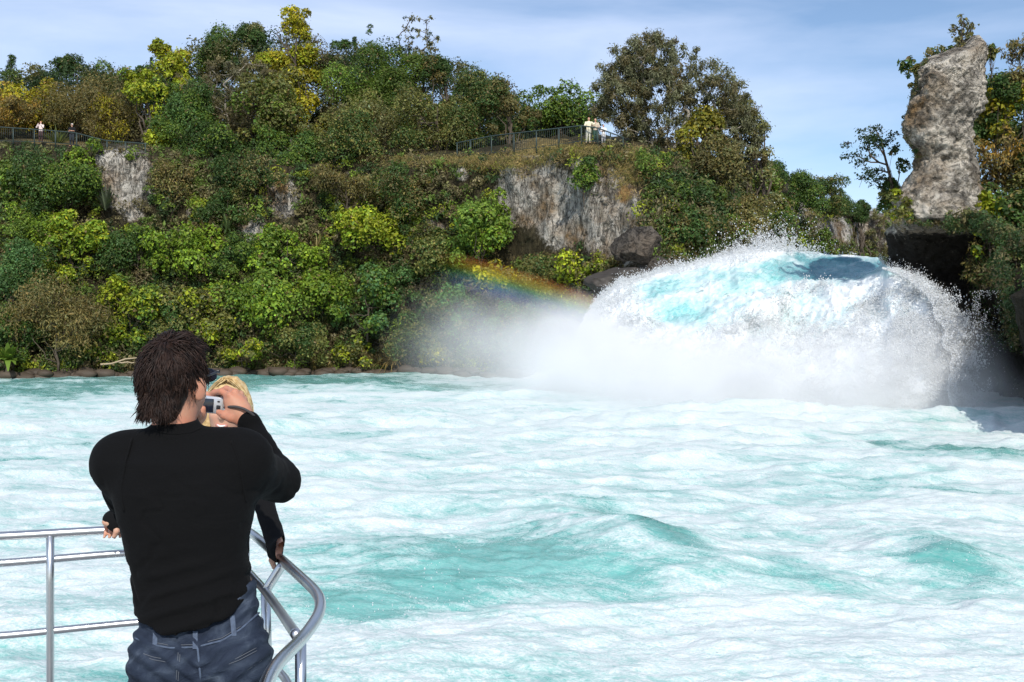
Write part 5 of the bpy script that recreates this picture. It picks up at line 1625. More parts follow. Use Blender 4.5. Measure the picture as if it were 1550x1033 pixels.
DECK = 1.45
def seams_mesh(name, fld, lines, r, parent, m, base, dash=False):
    paths = []
    for ln in lines:
        px = np.array(ln, float)
        t = np.linspace(0, len(px) - 1, 6 * len(px))
        q = np.stack([np.interp(t, range(len(px)), px[:, 0]), np.interp(t, range(len(px)), px[:, 1])], 1)
        pts = []
        for a, b in q:
            d = np.array(at(a, b, 1.0)) - np.array([0, 0, CH])
            h = fld.hit((0, 0, CH), d, 1.9, 3.4)
            if h is not None: pts.append(h - unit(d) * r * .25 - np.array(base))
        pts = np.array(pts)
        if len(pts) < 3: continue
        if dash:
            fine = np.linspace(0, len(pts) - 1, len(pts) * 3)
            P = np.stack([np.interp(fine, range(len(pts)), pts[:, i]) for i in range(3)], 1)
            for i in range(0, len(P) - 2, 3):
                paths.append((P[i:i + 3], np.full(3, r)))
        else:
            paths.append((pts, np.full(len(pts), r)))
    if paths:
        return link_mesh(name, tubes_mesh(name, paths, 6), m, parent)

def body_obj(name, fld, m, base, parent=None, wr=None, sm=2):
    V, Fq = fld.mesh(name, sm)
    if wr is not None:
        V = V + vnormals(V, Fq) * wr(V)[:, None]
    o = link_mesh(name, np_mesh(name, V - np.array(base), Fq), m, parent)
    if parent is None: o.location = base
    return o

def build_man():
    base = np.array(at(262, 500, 2.68)); base[2] = DECK
    P = lambda x, y, Y=2.7: np.array(at(x, y, Y))
    def row(py, l, r, b, Y=2.7):
        p, q = P(l, py, Y), P(r, py, Y)
        return (p[2], (p[0] + q[0]) / 2 + .004, Y, (q[0] - p[0]) / 2 * .945, b)
    torso = [row(661, 214, 330, .055, 2.71), row(675, 176, 366, .085, 2.71), row(695, 158, 384, .11), row(740, 164, 388, .13), row(790, 178, 384, .135), row(830, 187, 377, .128), row(870, 196, 379, .122, 2.69), row(910, 202, 386, .130, 2.68), row(960, 200, 397, .145, 2.67)]
    hips = [row(1030, 200, 410, .125, 2.68), row(990, 198, 409, .135, 2.67), row(960, 201, 404, .13, 2.67), row(935, 208, 394, .112, 2.68), row(870, 212, 384, .100, 2.69)]
    rs_, re, rw = P(362, 706, 2.73), P(422, 728, 2.94), P(381, 650, 3.06)
    ls_, le, lw_ = P(184, 706, 2.73), P(192, 768, 2.99), P(286, 646, 3.12)
    def arms(f, g):
        f.cone(rs_, re, .082 + g, .058 + g, .05)
        f.cone(re, rw, .056 + g, .034 + g, .03)
        f.cone(ls_, le, .068 + g, .052 + g, .05)
        f.cone(le, lw_, .052 + g, .032 + g, .03)
        f.ell(P(366, 693, 2.72), (.075 + g, .075 + g, .066 + g), .05)
        f.ell(P(184, 701, 2.72), (.064 + g, .072 + g, .069 + g), .05)
        f.cone(P(230, 672, 2.7), P(180, 690, 2.72), .04 + g, .05 + g, .05)
        f.cone(P(300, 668, 2.7), P(360, 690, 2.72), .04 + g, .05 + g, .05)
    kn_l, an_l, toe_l = P(245, 1265, 2.72), np.array([P(240, 0)[0], 2.68, DECK + .09]), np.array([P(236, 0)[0], 2.84, DECK + .035])
    kn_r, an_r, toe_r = P(368, 1265, 2.72), np.array([P(372, 0)[0], 2.66, DECK + .09]), np.array([P(380, 0)[0], 2.82, DECK + .035])
    def legs(f, g):
        f.chain([P(256, 1015, 2.67), kn_l, an_l], [.098 + g, .066 + g, .050 + g], .03)
        f.chain([P(352, 1015, 2.67), kn_r, an_r], [.098 + g, .066 + g, .050 + g], .03)
        f.ell(P(254, 1000, 2.615), (.085 + g, .07 + g, .08 + g), .04)
        f.ell(P(352, 995, 2.615), (.085 + g, .07 + g, .08 + g), .04)
    turn = Matrix.Rotation(R(-16), 3, 'Z')
    hc = P(264, 566, 2.715)
    hd = lambda x, y, z: hc + np.array(turn @ Vector((x, y, z)))
    lo, hi = P(120, 500, 2.7) - np.array([0, .28, 0]), P(470, 500, 2.7) + np.array([0, .62, 0])
    lo[2], hi[2] = DECK - .02, P(0, 490)[2]
    # --- body: one continuous skin
    f = Field(lo, hi, 0.0038)
    f.loft(torso[:-1], .02, -.036)
    f.loft(hips, .03, -.036)
    arms(f, -.016)
    legs(f, -.014)
    f.cone(P(262, 668, 2.71), P(265, 600, 2.715), .058, .058, .03)
    f.ell(hd(0, 0, 0), (.066, .090, .100), .02, turn)
    f.ell(hd(0, .045, -.055), (.056, .060, .070), .03, turn)         # jaw and cheeks
    f.cone(hd(0, .095, -.020), hd(0, .115, -.052), .010, .014, .012)   # nose
    f.ell(hd(0, .088, -.085), (.026, .018, .010), .01, turn)         # lips
    f.ell(hd(0, .082, -.118), (.028, .024, .020), .015, turn)        # chin
    for s in (1, -1):
        ec = hd(s * .075, .004, -.040)
        f.ell(ec, (.010, .022, .034), .008, Matrix.Rotation(R(-16 - s * 24), 3, 'Z'))
        f.ell(hd(s * .031, .086, .004), (.014, .010, .010), .006, turn)  # eyes behind the glasses
    # right hand round the camera
    f.cone(rw, P(366, 628, 3.065), .028, .032, .02)
    f.ell(P(360, 618, 3.075), (.036, .030, .036), .02)
    f.ell(P(353, 606, 3.085), (.030, .030, .026), .02)
    tips = [[(347, 600, 3.072), (336, 593, 3.085), (325, 594, 3.105), (317, 599, 3.118)], [(355, 594, 3.088), (343, 589, 3.118), (330, 594, 3.136), (322, 603, 3.135)],
            [(363, 597, 3.104), (350, 595, 3.140), (337, 602, 3.148), (328, 610, 3.140)], [(369, 605, 3.112), (357, 608, 3.142), (345, 612, 3.148), (337, 617, 3.140)]]
    for tp, r in zip(tips, (.0100, .0105, .0100, .0088)):
        f.chain([P(*q) for q in tp], [r * 1.12, r, r * .92, r * .8], .006)
    f.chain([P(364, 634, 3.06), P(350, 633, 3.050), P(339, 629, 3.056), P(331, 624, 3.070)], [.020, .0135, .0115, .0095], .010)
    for kx, ky, kY in ((348, 599, 3.066), (356, 594, 3.082), (363.5, 597, 3.098), (369, 605, 3.106)):
        f.ell(P(kx, ky, kY), (.0125, .0125, .0125), .004)
    # left hand steadying the far side of the camera
    f.cone(lw_, P(296, 630, 3.13), .027, .03, .02)
    f.ell(P(298, 622, 3.135), (.028, .032, .034), .02)
    for k, tp in enumerate([[(297, 606, 3.12), (303, 597, 3.115), (311, 595, 3.118)], [(294, 612, 3.14), (302, 604, 3.155), (311, 606, 3.16)], [(294, 620, 3.15), (302, 617, 3.165), (310, 616, 3.165)], [(296, 628, 3.155), (303, 627, 3.165), (309, 624, 3.165)]]):
        f.chain([P(*q) for q in tp], [.0105, .0095, .008], .006)
    f.chain([P(300, 632, 3.10), P(305, 628, 3.085), P(307, 619, 3.082)], [.015, .012, .010], .008)
    # bare feet stand inside the shoes
    f.cone(an_l, toe_l, .038, .026, .02); f.cone(an_r, toe_r, .038, .026, .02)
    man = body_obj('person', f, M_SKIN, base)
    tag(man, 'man in black sweater and jeans seen from behind, holding a camera up', 'person')
    # --- sweater
    s = Field(lo, hi, 0.0055)
    s.loft(torso, .02, .0)
    arms(s, 0.0)
    hx = [(150, 935), (207, 938), (240, 951), (275, 956), (320, 948), (355, 925), (392, 882), (420, 862)]
    hxw = [at(a, b, 2.58) for a, b in hx]
    s.cut(lambda X, Y, Z: np.where((X < P(428, 0)[0]) & (Y < 3.3), np.interp(X, [v.x for v in hxw], [v.z for v in hxw]) - Z, -9))
    s.cone(P(266, 672, 2.71), P(267, 634, 2.712), .068, .0605, .025)
    zt = P(0, 637)[2]
    s.cut(lambda X, Y, Z: np.where((np.abs(X - P(266, 0)[0]) < .12) & (Y < 2.86), Z - zt - .12 * (Y - 2.7), -9))
    # rolled thumb-loop cuff
    s.cone(rw + np.array([0, 0, -.01]), P(376, 640, 3.055), .037, .036, .01)
    s.cone(P(374, 640, 3.035), P(371, 632, 3.032), .010, .008, .01)
    def wr(V):
        px = CX + V[:, 0] * F / V[:, 1]; py = HY + (CH - V[:, 2]) * F / V[:, 1]
        fold = np.sin((py + 0.30 * (px - 280) + 14 * fbm(V[:, 0] * 6, V[:, 1] * 6, V[:, 2] * 5, 2)) * 0.20)
        low = np.clip((py - 820) / 80, 0, 1) * np.clip((px - 190) / 60, 0, 1)
        sl_ = np.clip((px - 385) / 20, 0, 1) * np.sin((px * .35 + py * .30)) * .15
        crease = np.abs(fbm(V[:, 0] * 5 + .4 * V[:, 2], V[:, 1] * 5, V[:, 2] * 9 + 3 * V[:, 0], 3))
        return 0.007 * low * np.maximum(fold, -.4) + .005 * fbm(V[:, 0] * 9, V[:, 1] * 9, V[:, 2] * 14, 3) + .004 * sl_ - .005 * np.maximum(0, .10 - crease) / .10 * np.clip((py - 715) / 40, 0, 1)
    sw = body_obj('sweater', s, M_SWEATER, base, man, wr, 2)
    for ln in ([(237, 652), (252, 656), (270, 657), (290, 655), (303, 649)], [(200, 664), (190, 700), (184, 740), (188, 775)], [(350, 668), (362, 700), (368, 735), (372, 760)]):
        seams_mesh('seam', s, [ln], .0032, sw, M_SWEATER, base)
    # --- jeans
    j = Field(lo, np.array([hi[0], 2.98, P(0, 850)[2]]), 0.0055)
    j.loft(hips, .03, 0.0)
    legs(j, .004)
    j.cut(lambda X, Y, Z: Z - (np.interp(X, [v.x for v in hxw], [v.z for v in hxw]) + .035))
    j.cut(lambda X, Y, Z: DECK + .06 - Z)
    def wj(V):
        px = CX + V[:, 0] * F / V[:, 1]; py = HY + (CH - V[:, 2]) * F / V[:, 1]
        return .004 * np.sin((py * .22 + np.abs(px - 302) * .16 + 2.5 * fbm(V[:, 0] * 7, V[:, 1] * 7, V[:, 2] * 7, 2))) + .004 * fbm(V[:, 0] * 10, V[:, 1] * 10, V[:, 2] * 16, 3)
    je = body_obj('jeans', j, M_DENIM, base, man, wj, 2)
    seams_mesh('waistband_seam', j, [[(204, 966), (230, 976), (256, 981), (296, 980), (336, 970), (365, 952), (392, 928)]], .0028, je, M_SEAM, base)
    seams_mesh('centre_seam', j, [[(297, 957), (299, 980), (304, 1030)]], .0030, je, M_SEAM, base)
    for ln in [[(270, 984), (268, 1010), (266, 1040)], [(273, 984), (271, 1010), (269, 1040)], [(338, 1004), (360, 996), (388, 981)], [(339, 1008), (361, 1000), (389, 985)], [(347, 1025), (372, 1016), (396, 1000)],
               [(204, 985), (232, 995), (262, 1000)], [(204, 989), (232, 999), (262, 1004)], [(204, 962), (230, 972), (256, 977), (296, 976), (336, 966), (365, 948)]]:
        seams_mesh('stitching', j, [ln], .0008, je, M_STITCH, base)
    for lp in ([(296, 955), (296, 982)], [(236, 955), (235, 978)], [(352, 932), (355, 962)]):
        a = [j.hit((0, 0, CH), np.array(at(x, y, 1)) - np.array([0, 0, CH]), 1.9, 3.4) for x, y in lp]
        if a[0] is None or a[1] is None: continue
        bm = bmesh.new()
        for sgn in (0, 1):
            pass
        q = [a[0] + (-.006, -.004, 0), a[0] + (.006, -.004, 0), a[1] + (.006, -.004, 0), a[1] + (-.006, -.004, 0)]
        v0 = [bm.verts.new(Vector(p_ - base)) for p_ in q]; v1 = [bm.verts.new(Vector(p_ - base + np.array([0, .006, 0]))) for p_ in q]
        bm.faces.new(v0); bm.faces.new(v1[::-1])
        for i in range(4): bm.faces.new((v0[(i + 1) % 4], v0[i], v1[i], v1[(i + 1) % 4]))
        bmesh.ops.recalc_face_normals(bm, faces=bm.faces)
        me = bpy.data.meshes.new('belt_loop'); bm.to_mesh(me); bm.free()
        link_mesh('belt_loop', me, M_SEAM, je)
    # shoes
    for an, toe in ((an_l, toe_l), (an_r, toe_r)):
        sh = Field(np.minimum(an, toe) - .09, np.maximum(an, toe) + .1, .008)
        sh.cone(an + np.array([0, -.03, -.04]), toe + np.array([0, .02, .005]), .05, .042, .02)
        sh.cone(an, an + np.array([0, 0, .03]), .048, .046, .02)
        sh.cut(lambda X, Y, Z: DECK + .002 - Z)
        body_obj('shoe', sh, M_BLACKPL, base, man, None, 1)
    # --- hair: a scalp shell with a mass of tapered locks
    hs = Field(hc - .19, hc + .17, .005)
    hs.ell(hd(0, -.012, .004), (.0665, .090, .102), .02, turn)
    hs.ell(hd(0, -.050, -.065), (.052, .046, .070), .03, turn)
    hs.cut(lambda X, Y, Z: (Y - hc[1]) * math.cos(R(16)) - (X - hc[0]) * -math.sin(R(16)) - np.interp(Z - hc[2], [-.16, -.06, -.02, .05, .12], [-.03, -.020, .0, .07, .09]))
    hair = body_obj('hair', hs, M_HAIR, base, man, lambda V: .010 * fbm(V[:, 0] * 30, V[:, 1] * 30, V[:, 2] * 18, 3), 1)
    rng = np.random.RandomState(21)
    paths = []
    ctr = np.array([0, -.01, .0])
    crown_d = unit(np.array([0.05, -.45, .9]))
    ncl = 250
    cd = unit(rng.normal(0, 1, (ncl * 5, 3)))
    cd = cd[(cd[:, 1] < np.interp(cd[:, 2], [-1, -.3, .2, 1], [-.35, .05, .45, .8])) & (cd[:, 2] > -.78)][:ncl]
    for c in cd:
        if c[0] > .55 and c[2] < .12 and c[1] > -.55: continue
        flow = c - crown_d
        flow = unit(flow - c * (flow @ c) + 1e-6)
        side = np.cross(c, flow)
        cl_off = rng.normal(0, .55); lift = rng.uniform(.0, .22); ln0 = rng.uniform(.045, .085)
        if c[0] > .45 and c[2] < .1: ln0 *= .5; lift *= .3
        if c[2] < -.35: ln0 *= .95; lift *= .5
        if c[2] > .78: lift += .38; ln0 *= .75
        flow = unit(flow + side * cl_off)
        for s_ in range(24):
            d = unit(c + rng.normal(0, .11, 3))
            root = d * np.array([.062, .086, .098]) + ctr
            ln = ln0 * rng.uniform(.7, 1.15)
            k = 6
            t = np.linspace(0, 1, k)[:, None]
            fl = unit(flow + rng.normal(0, .13, 3))
            p = root + fl * ln * t + d * ln * (lift * np.sin(t * 2.0) + .10) * .6 + np.array([0, 0, -1.0]) * ln * .30 * t ** 2
            # keep outside the scalp
            q = (p - ctr) / np.array([.069, .092, .102])
            nq = np.linalg.norm(q, axis=1, keepdims=True)
            zlow = (p[:, 2:3] < -.06)
            lim = np.clip(nq, .99, 1.03 + (lift * .8 + .07) * t)
            p = np.where(~zlow | (nq > 1.3), ctr + (p - ctr) / nq * lim, p)
            p = p + np.cumsum(rng.normal(0, .0018, (k, 3)), 0)
            ph = rng.uniform(0, 6.28)
            p = p + np.cross(d, fl) * np.sin(t * 5.5 + ph) * .004 * t
            pw = np.array([hd(*v) for v in p]) - base
            paths.append((pw, np.array([.0014, .0018, .0018, .0015, .0010, .0003]) * rng.uniform(.6, 1.15)))
    for q in range(1500):                               # the nape, combed down into the collar
        a = rng.uniform(-1, 1)
        x0, z0 = a * .047, rng.uniform(-.092, -.045)
        y0 = -.050 - .046 * math.sqrt(max(0, 1 - (a * .9) ** 2))
        ln = rng.uniform(.02, .046)
        t = np.linspace(0, 1, 6)[:, None]
        p = np.array([x0, y0 - .004, z0]) + t * ln * np.array([rng.normal(0, .25) + a * .1, rng.normal(-.05, .12), -1.0]) + np.sin(t * 4 + q) * .0025
        paths.append((np.array([hd(*v) for v in p]) - base, np.array([.0014, .0018, .0018, .0015, .0010, .0003]) * rng.uniform(.6, 1.1)))
    link_mesh('hair_locks', tubes_mesh('hair_locks', paths, 4), M_HAIR, hair)
    # glasses
    gl = [(np.array([hd(.077, -.005, -.018), hd(.077, .03, -.008), hd(.074, .085, .0), hd(.072, .105, .0)]) - base, np.full(4, .0034)),
          (np.array([hd(-.077, -.005, -.018), hd(-.077, .03, -.008), hd(-.074, .085, .0), hd(-.072, .105, .0)]) - base, np.full(4, .0034)),
          (np.array([hd(.072, .106, .004), hd(.03, .118, .006), hd(-.03, .118, .006), hd(-.072, .106, .004)]) - base, np.full(4, .003))]
    g = link_mesh('sunglasses', tubes_mesh('sunglasses', gl, 8), M_BLACKPL, man)
    for s_ in (1, -1):
        bm = bmesh.new(); bmesh.ops.create_uvsphere(bm, u_segments=20, v_segments=12, radius=1)
        me = bpy.data.meshes.new('lens')
        for v in bm.verts:
            v.co = Vector(hd(s_ * .036 + v.co.x * .028, .108 + v.co.y * .006, -.008 + v.co.z * .02) - base)
        bm.to_mesh(me); bm.free()
        link_mesh('lens', me, M_SCREEN, g)
    return man
build_man()

def rounded_box(name, size, rad, m, parent=None, loc=(0, 0, 0), rot=None, seg=3):
    bm = bmesh.new()
    bmesh.ops.create_cube(bm, size=1)
    for v in bm.verts: v.co = Vector((v.co.x * size[0], v.co.y * size[1], v.co.z * size[2]))
    bmesh.ops.bevel(bm, geom=list(bm.edges), offset=rad, segments=seg, profile=.5, affect='EDGES')
    for f in bm.faces: f.smooth = True
    me = bpy.data.meshes.new(name); bm.to_mesh(me); bm.free()
    o = link_mesh(name, me, m, parent)
    o.location = loc
    if rot: o.rotation_euler = rot
    return o

def build_camera_prop():
    c = at(318.5, 612.5, 3.108)
    r = empty('compact_camera', c, 'small silver compact camera with dark screen held up by the man', 'camera')
    r.rotation_euler = (0, R(4), R(-6))
    rounded_box('camera_body', (.092, .022, .054), .006, M_SILVER, r)
    rounded_box('screen', (.054, .004, .042), .0015, M_SCREEN, r, (-.012, -.0125, -.002))
    rounded_box('button_pad', (.013, .005, .013), .002, M_BLACKPL, r, (.031, -.0115, -.006))
    for z in (.012, -.018):
        rounded_box('button', (.008, .005, .005), .0015, M_BLACKPL, r, (.031, -.0115, z))
    bm = bmesh.new()
    bmesh.ops.create_cone(bm, cap_ends=True, segments=28, radius1=.021, radius2=.018, depth=.02, matrix=Matrix.Translation((0, .02, 0)) @ Matrix.Rotation(R(-90), 4, 'X'))
    me = bpy.data.meshes.new('lens'); bm.to_mesh(me); bm.free()
    link_mesh('lens', me, M_BLACKPL, r)
    rounded_box('shutter_button', (.011, .011, .004), .0015, M_BLACKPL, r, (.024, 0, .0285))
    inv = (Matrix.Translation(c) @ r.rotation_euler.to_matrix().to_4x4()).inverted()
    pts = np.array([inv @ at(*q) for q in [(340, 617, 3.085), (348, 616, 3.042), (358, 616, 3.029), (369, 619, 3.026), (378, 624, 3.030), (386, 631, 3.045), (390, 640, 3.07)]])
    t = np.linspace(0, len(pts) - 1, 30)
    sm = np.stack([np.interp(t, range(len(pts)), pts[:, i]) for i in range(3)], 1)
    for _ in range(3): sm[1:-1] = (sm[:-2] + sm[1:-1] * 2 + sm[2:]) / 4
    link_mesh('wrist_strap', tubes_mesh('wrist_strap', [(sm, np.full(30, .0042))], 8), M_GREYST, r)
build_camera_prop()

def build_woman():
    base = np.array([at(318, 500, 3.78).x, 3.78, DECK])
    P = lambda x, y, Y=3.85: np.array(at(x, y, Y))
    lo, hi = P(140, 500, 3.9) - np.array([0, .65, 0]), P(445, 500, 3.9) + np.array([0.05, .30, 0])
    lo[2], hi[2] = DECK - .02, P(0, 570, 4.0)[2]
    tilt = Matrix.Rotation(R(5), 3, 'Y') @ Matrix.Rotation(R(4), 3, 'Z')
    hc = P(345, 615, 3.95)
    hd = lambda x, y, z: hc + np.array(tilt @ Vector((x, y, z)))     # the face looks towards -Y
    def row(py, cx, hw, b, Y): q = P(cx, py, Y); return (q[2], q[0], Y, hw, b)
    tor = [row(692, 332, .12, .06, 3.88), row(712, 328, .155, .085, 3.87), row(750, 322, .14, .10, 3.86), row(800, 316, .115, .09, 3.83), row(840, 314, .13, .095, 3.81), row(890, 314, .155, .105, 3.79), row(935, 314, .155, .10, 3.78)]
    ra = [P(376, 705, 3.86), P(396, 752, 3.74), P(422, 834, 3.47)]
    la = [P(286, 705, 3.88), P(222, 742, 3.90), P(176, 793, 3.90)]
    def arms(f, g):
        f.chain(ra, [.05 + g, .040 + g, .034 + g], .02)
        f.chain(la, [.05 + g, .040 + g, .028 + g], .02)
        if g == 0:                                   # long sleeves reach over the backs of the hands
            f.chain([ra[2], np.array(at(426, 846, 3.445)) + np.array([0, 0, .030])], [.036, .038], .015)
            f.chain([la[2], np.array(at(170, 799, 3.905)) + np.array([0, 0, .034])], [.032, .036], .015)
    def legs(f, g):
        for s in (-1, 1):
            x = base[0] + s * .085
            f.chain([(x, 3.79, DECK + .80), (x + s * .01, 3.80, DECK + .44), (x + s * .02, 3.78, DECK + .09)], [.085 + g, .055 + g, .040 + g], .03)
    f = Field(lo, hi, .005)
    f.loft(tor, .02, -.012); arms(f, -.011); legs(f, -.012)
    f.cone(P(336, 695, 3.90), P(343, 650, 3.94), .048, .046, .03)
    f.ell(hd(0, 0, .012), (.070, .086, .094), .02, tilt)
    f.ell(hd(0, -.040, -.048), (.056, .054, .062), .03, tilt)
    f.ell(hd(0, -.074, -.096), (.022, .020, .018), .015, tilt)
    f.cone(hd(0, -.082, -.004), hd(0, -.103, -.036), .008, .012, .01)
    for s in (-1, 1):
        f.ell(hd(s * .030, -.070, -.030), (.022, .020, .020), .02, tilt)
        f.ell(hd(s * .072, .005, -.02), (.009, .018, .028), .008, tilt)
    # hands gripping the rail
    for wri, cen, dirn, sd in ((ra[2], np.array(at(427, 851, 3.44)), np.array([.40, -.92, 0]), 1), (la[2], np.array(at(169, 803, 3.905)), np.array([-.99, -.10, 0]), -1)):
        f.cone(wri, cen + np.array([0, 0, .036]), .024, .026, .02)
        f.ell(cen + np.array([0, 0, .034]), (.036, .036, .018), .015)
        al = unit(dirn); ac = np.array([-al[1], al[0], 0]) * sd
        for k in range(4):
            o = cen + al * (-.030 + .020 * k)
            r = (.0085, .0095, .0092, .0080)[k]
            f.chain([o + ac * .012 + np.array([0, 0, .030]), o + ac * .032 + np.array([0, 0, .010]), o + ac * .026 + np.array([0, 0, -.018]), o + ac * .004 + np.array([0, 0, -.028])], [r, r, r * .95, r * .8], .005)
        f.chain([cen - al * .02 - ac * .018 + np.array([0, 0, .028]), cen - al * .028 - ac * .030 + np.array([0, 0, .004]), cen - al * .016 - ac * .024 + np.array([0, 0, -.020])], [.013, .011, .009], .006)
    for s in (-1, 1):
        f.cone((base[0] + s * .105, 3.78, DECK + .07), (base[0] + s * .12, 3.62, DECK + .035), .034, .024, .02)
    w = body_obj('person', f, M_SKIN2, base)
    tag(w, 'blond woman in black leaning back on the boat railing, smiling at the camera', 'person')
    s = Field(lo, hi, .006)
    s.loft(tor, .02, 0.0); arms(s, 0.0)
    s.cone(P(334, 700, 3.9), P(336, 684, 3.905), .062, .056, .02)
    s.cut(lambda X, Y, Z: P(0, 905, 3.8)[2] - Z)
    body_obj('top', s, M_BLACK2, base, w, lambda V: .004 * fbm(V[:, 0] * 11, V[:, 1] * 11, V[:, 2] * 11, 3), 2)
    t = Field(lo, np.array([hi[0], hi[1], P(0, 880, 3.8)[2]]), .007)
    t.loft(tor[-3:], .02, .0); legs(t, .003); t.cut(lambda X, Y, Z: np.maximum(DECK + .07 - Z, Z - P(0, 892, 3.8)[2]))
    body_obj('trousers', t, M_BLACK2, base, w, None, 2)
    for q in (-1, 1):
        a = np.array([base[0] + q * .105, 3.78, DECK + .05]); b = np.array([base[0] + q * .12, 3.60, DECK + .035])
        sh = Field(np.minimum(a, b) - .08, np.maximum(a, b) + .08, .008)
        sh.cone(a, b, .046, .036, .02); sh.cut(lambda X, Y, Z: DECK + .002 - Z)
        body_obj('shoe', sh, M_BLACKPL, base, w, None, 1)
    # hair
    h = Field(hc - .24, hc + .2, .006)
    h.ell(hd(0, .012, .020), (.080, .092, .100), .02, tilt)
    for sx in (-1, 1):
        h.chain([hd(sx * .066, -.01, .03), hd(sx * .074, -.005, -.06), hd(sx * .066, -.02, -.125), hd(sx * .060, -.035, -.165)], [.026, .026, .022, .012], .02)
    h.ell(hd(0, .05, -.06), (.07, .05, .10), .03, tilt)
    ti = np.array(tilt.transposed())
    def face_open(X, Y, Z):
        x, y, z = X - hc[0], Y - hc[1], Z - hc[2]
        lx = ti[0, 0] * x + ti[0, 1] * y + ti[0, 2] * z
        ly = ti[1, 0] * x + ti[1, 1] * y + ti[1, 2] * z
        lz = ti[2, 0] * x + ti[2, 1] * y + ti[2, 2] * z
        return .002 - np.maximum(np.sqrt((lx / .052) ** 2 + ((lz + .03) / .098) ** 2) - 1, (ly + .02) / .06) * .05 * -1 if False else -(np.maximum((np.sqrt((lx / .052) ** 2 + ((lz + .03) / .098) ** 2) - 1) * .05, ly + .015))
    h.cut(face_open)
    hair = body_obj('hair', h, M_BLOND, base, w, lambda V: .006 * fbm(V[:, 0] * 45, V[:, 1] * 45, V[:, 2] * 14, 3), 1)
    rng = np.random.RandomState(4)
    paths = []
    for i in range(420):
        sx = rng.choice((-1, 1)); u = rng.uniform(0, 1)
        p0 = (sx * rng.uniform(0, .02), -.02 + rng.uniform(-.055, .06), .118 - .01 * u)
        p1 = (sx * rng.uniform(.062, .082), rng.uniform(-.05, .06), .04)
        p2 = (sx * rng.uniform(.068, .092), rng.uniform(-.04, .06), -.06)
        p3 = (sx * rng.uniform(.048, .092), rng.uniform(-.05, .05), rng.uniform(-.19, -.12))
        C4 = np.array([p0, p1, p2, p3]); tt = np.linspace(0, 1, 9)[:, None]
        Bz = (1 - tt) ** 3 * C4[0] + 3 * (1 - tt) ** 2 * tt * C4[1] + 3 * (1 - tt) * tt ** 2 * C4[2] + tt ** 3 * C4[3]
        Bz = Bz + np.array([np.sin(tt[:, 0] * 3.1) * .016 * sx, 0 * tt[:, 0], np.sin(tt[:, 0] * 3.1) * .018]).T
        paths.append((np.array([hd(*v) for v in Bz]) - base, np.linspace(.0026, .0008, 9)))
    link_mesh('hair_locks', tubes_mesh('hair_locks', paths, 4), M_BLOND, hair)
    # mouth
    for nm, dz, rx, rz, ry, m in (('lips', -.0715, .024, .0095, .007, simple('pink_lips', (0.50, 0.22, 0.18), .5)), ('teeth', -.0705, .018, .0052, .0105, simple('white_teeth', (0.82, 0.80, 0.76), .3))):
        bm = bmesh.new(); bmesh.ops.create_uvsphere(bm, u_segments=20, v_segments=12, radius=1)
        for v in bm.verts: v.co = Vector(hd(v.co.x * rx, -.090 + v.co.y * ry, dz + v.co.z * rz + .006 * v.co.x ** 2) - base)
        for q in bm.faces: q.smooth = True
        me = bpy.data.meshes.new(nm); bm.to_mesh(me); bm.free()
        link_mesh(nm, me, m, w)
    for sx in (-1, 1):
        bm = bmesh.new(); bmesh.ops.create_uvsphere(bm, u_segments=16, v_segments=10, radius=.012)
        for v in bm.verts: v.co = Vector(hd(sx * .030 + v.co.x, -.072 + v.co.y * .8, .004 + v.co.z * .7) - base)
        me = bpy.data.meshes.new('eye'); bm.to_mesh(me); bm.free()
        link_mesh('eye', me, simple('eye_white', (0.75, 0.73, 0.70), .2), w)
build_woman()

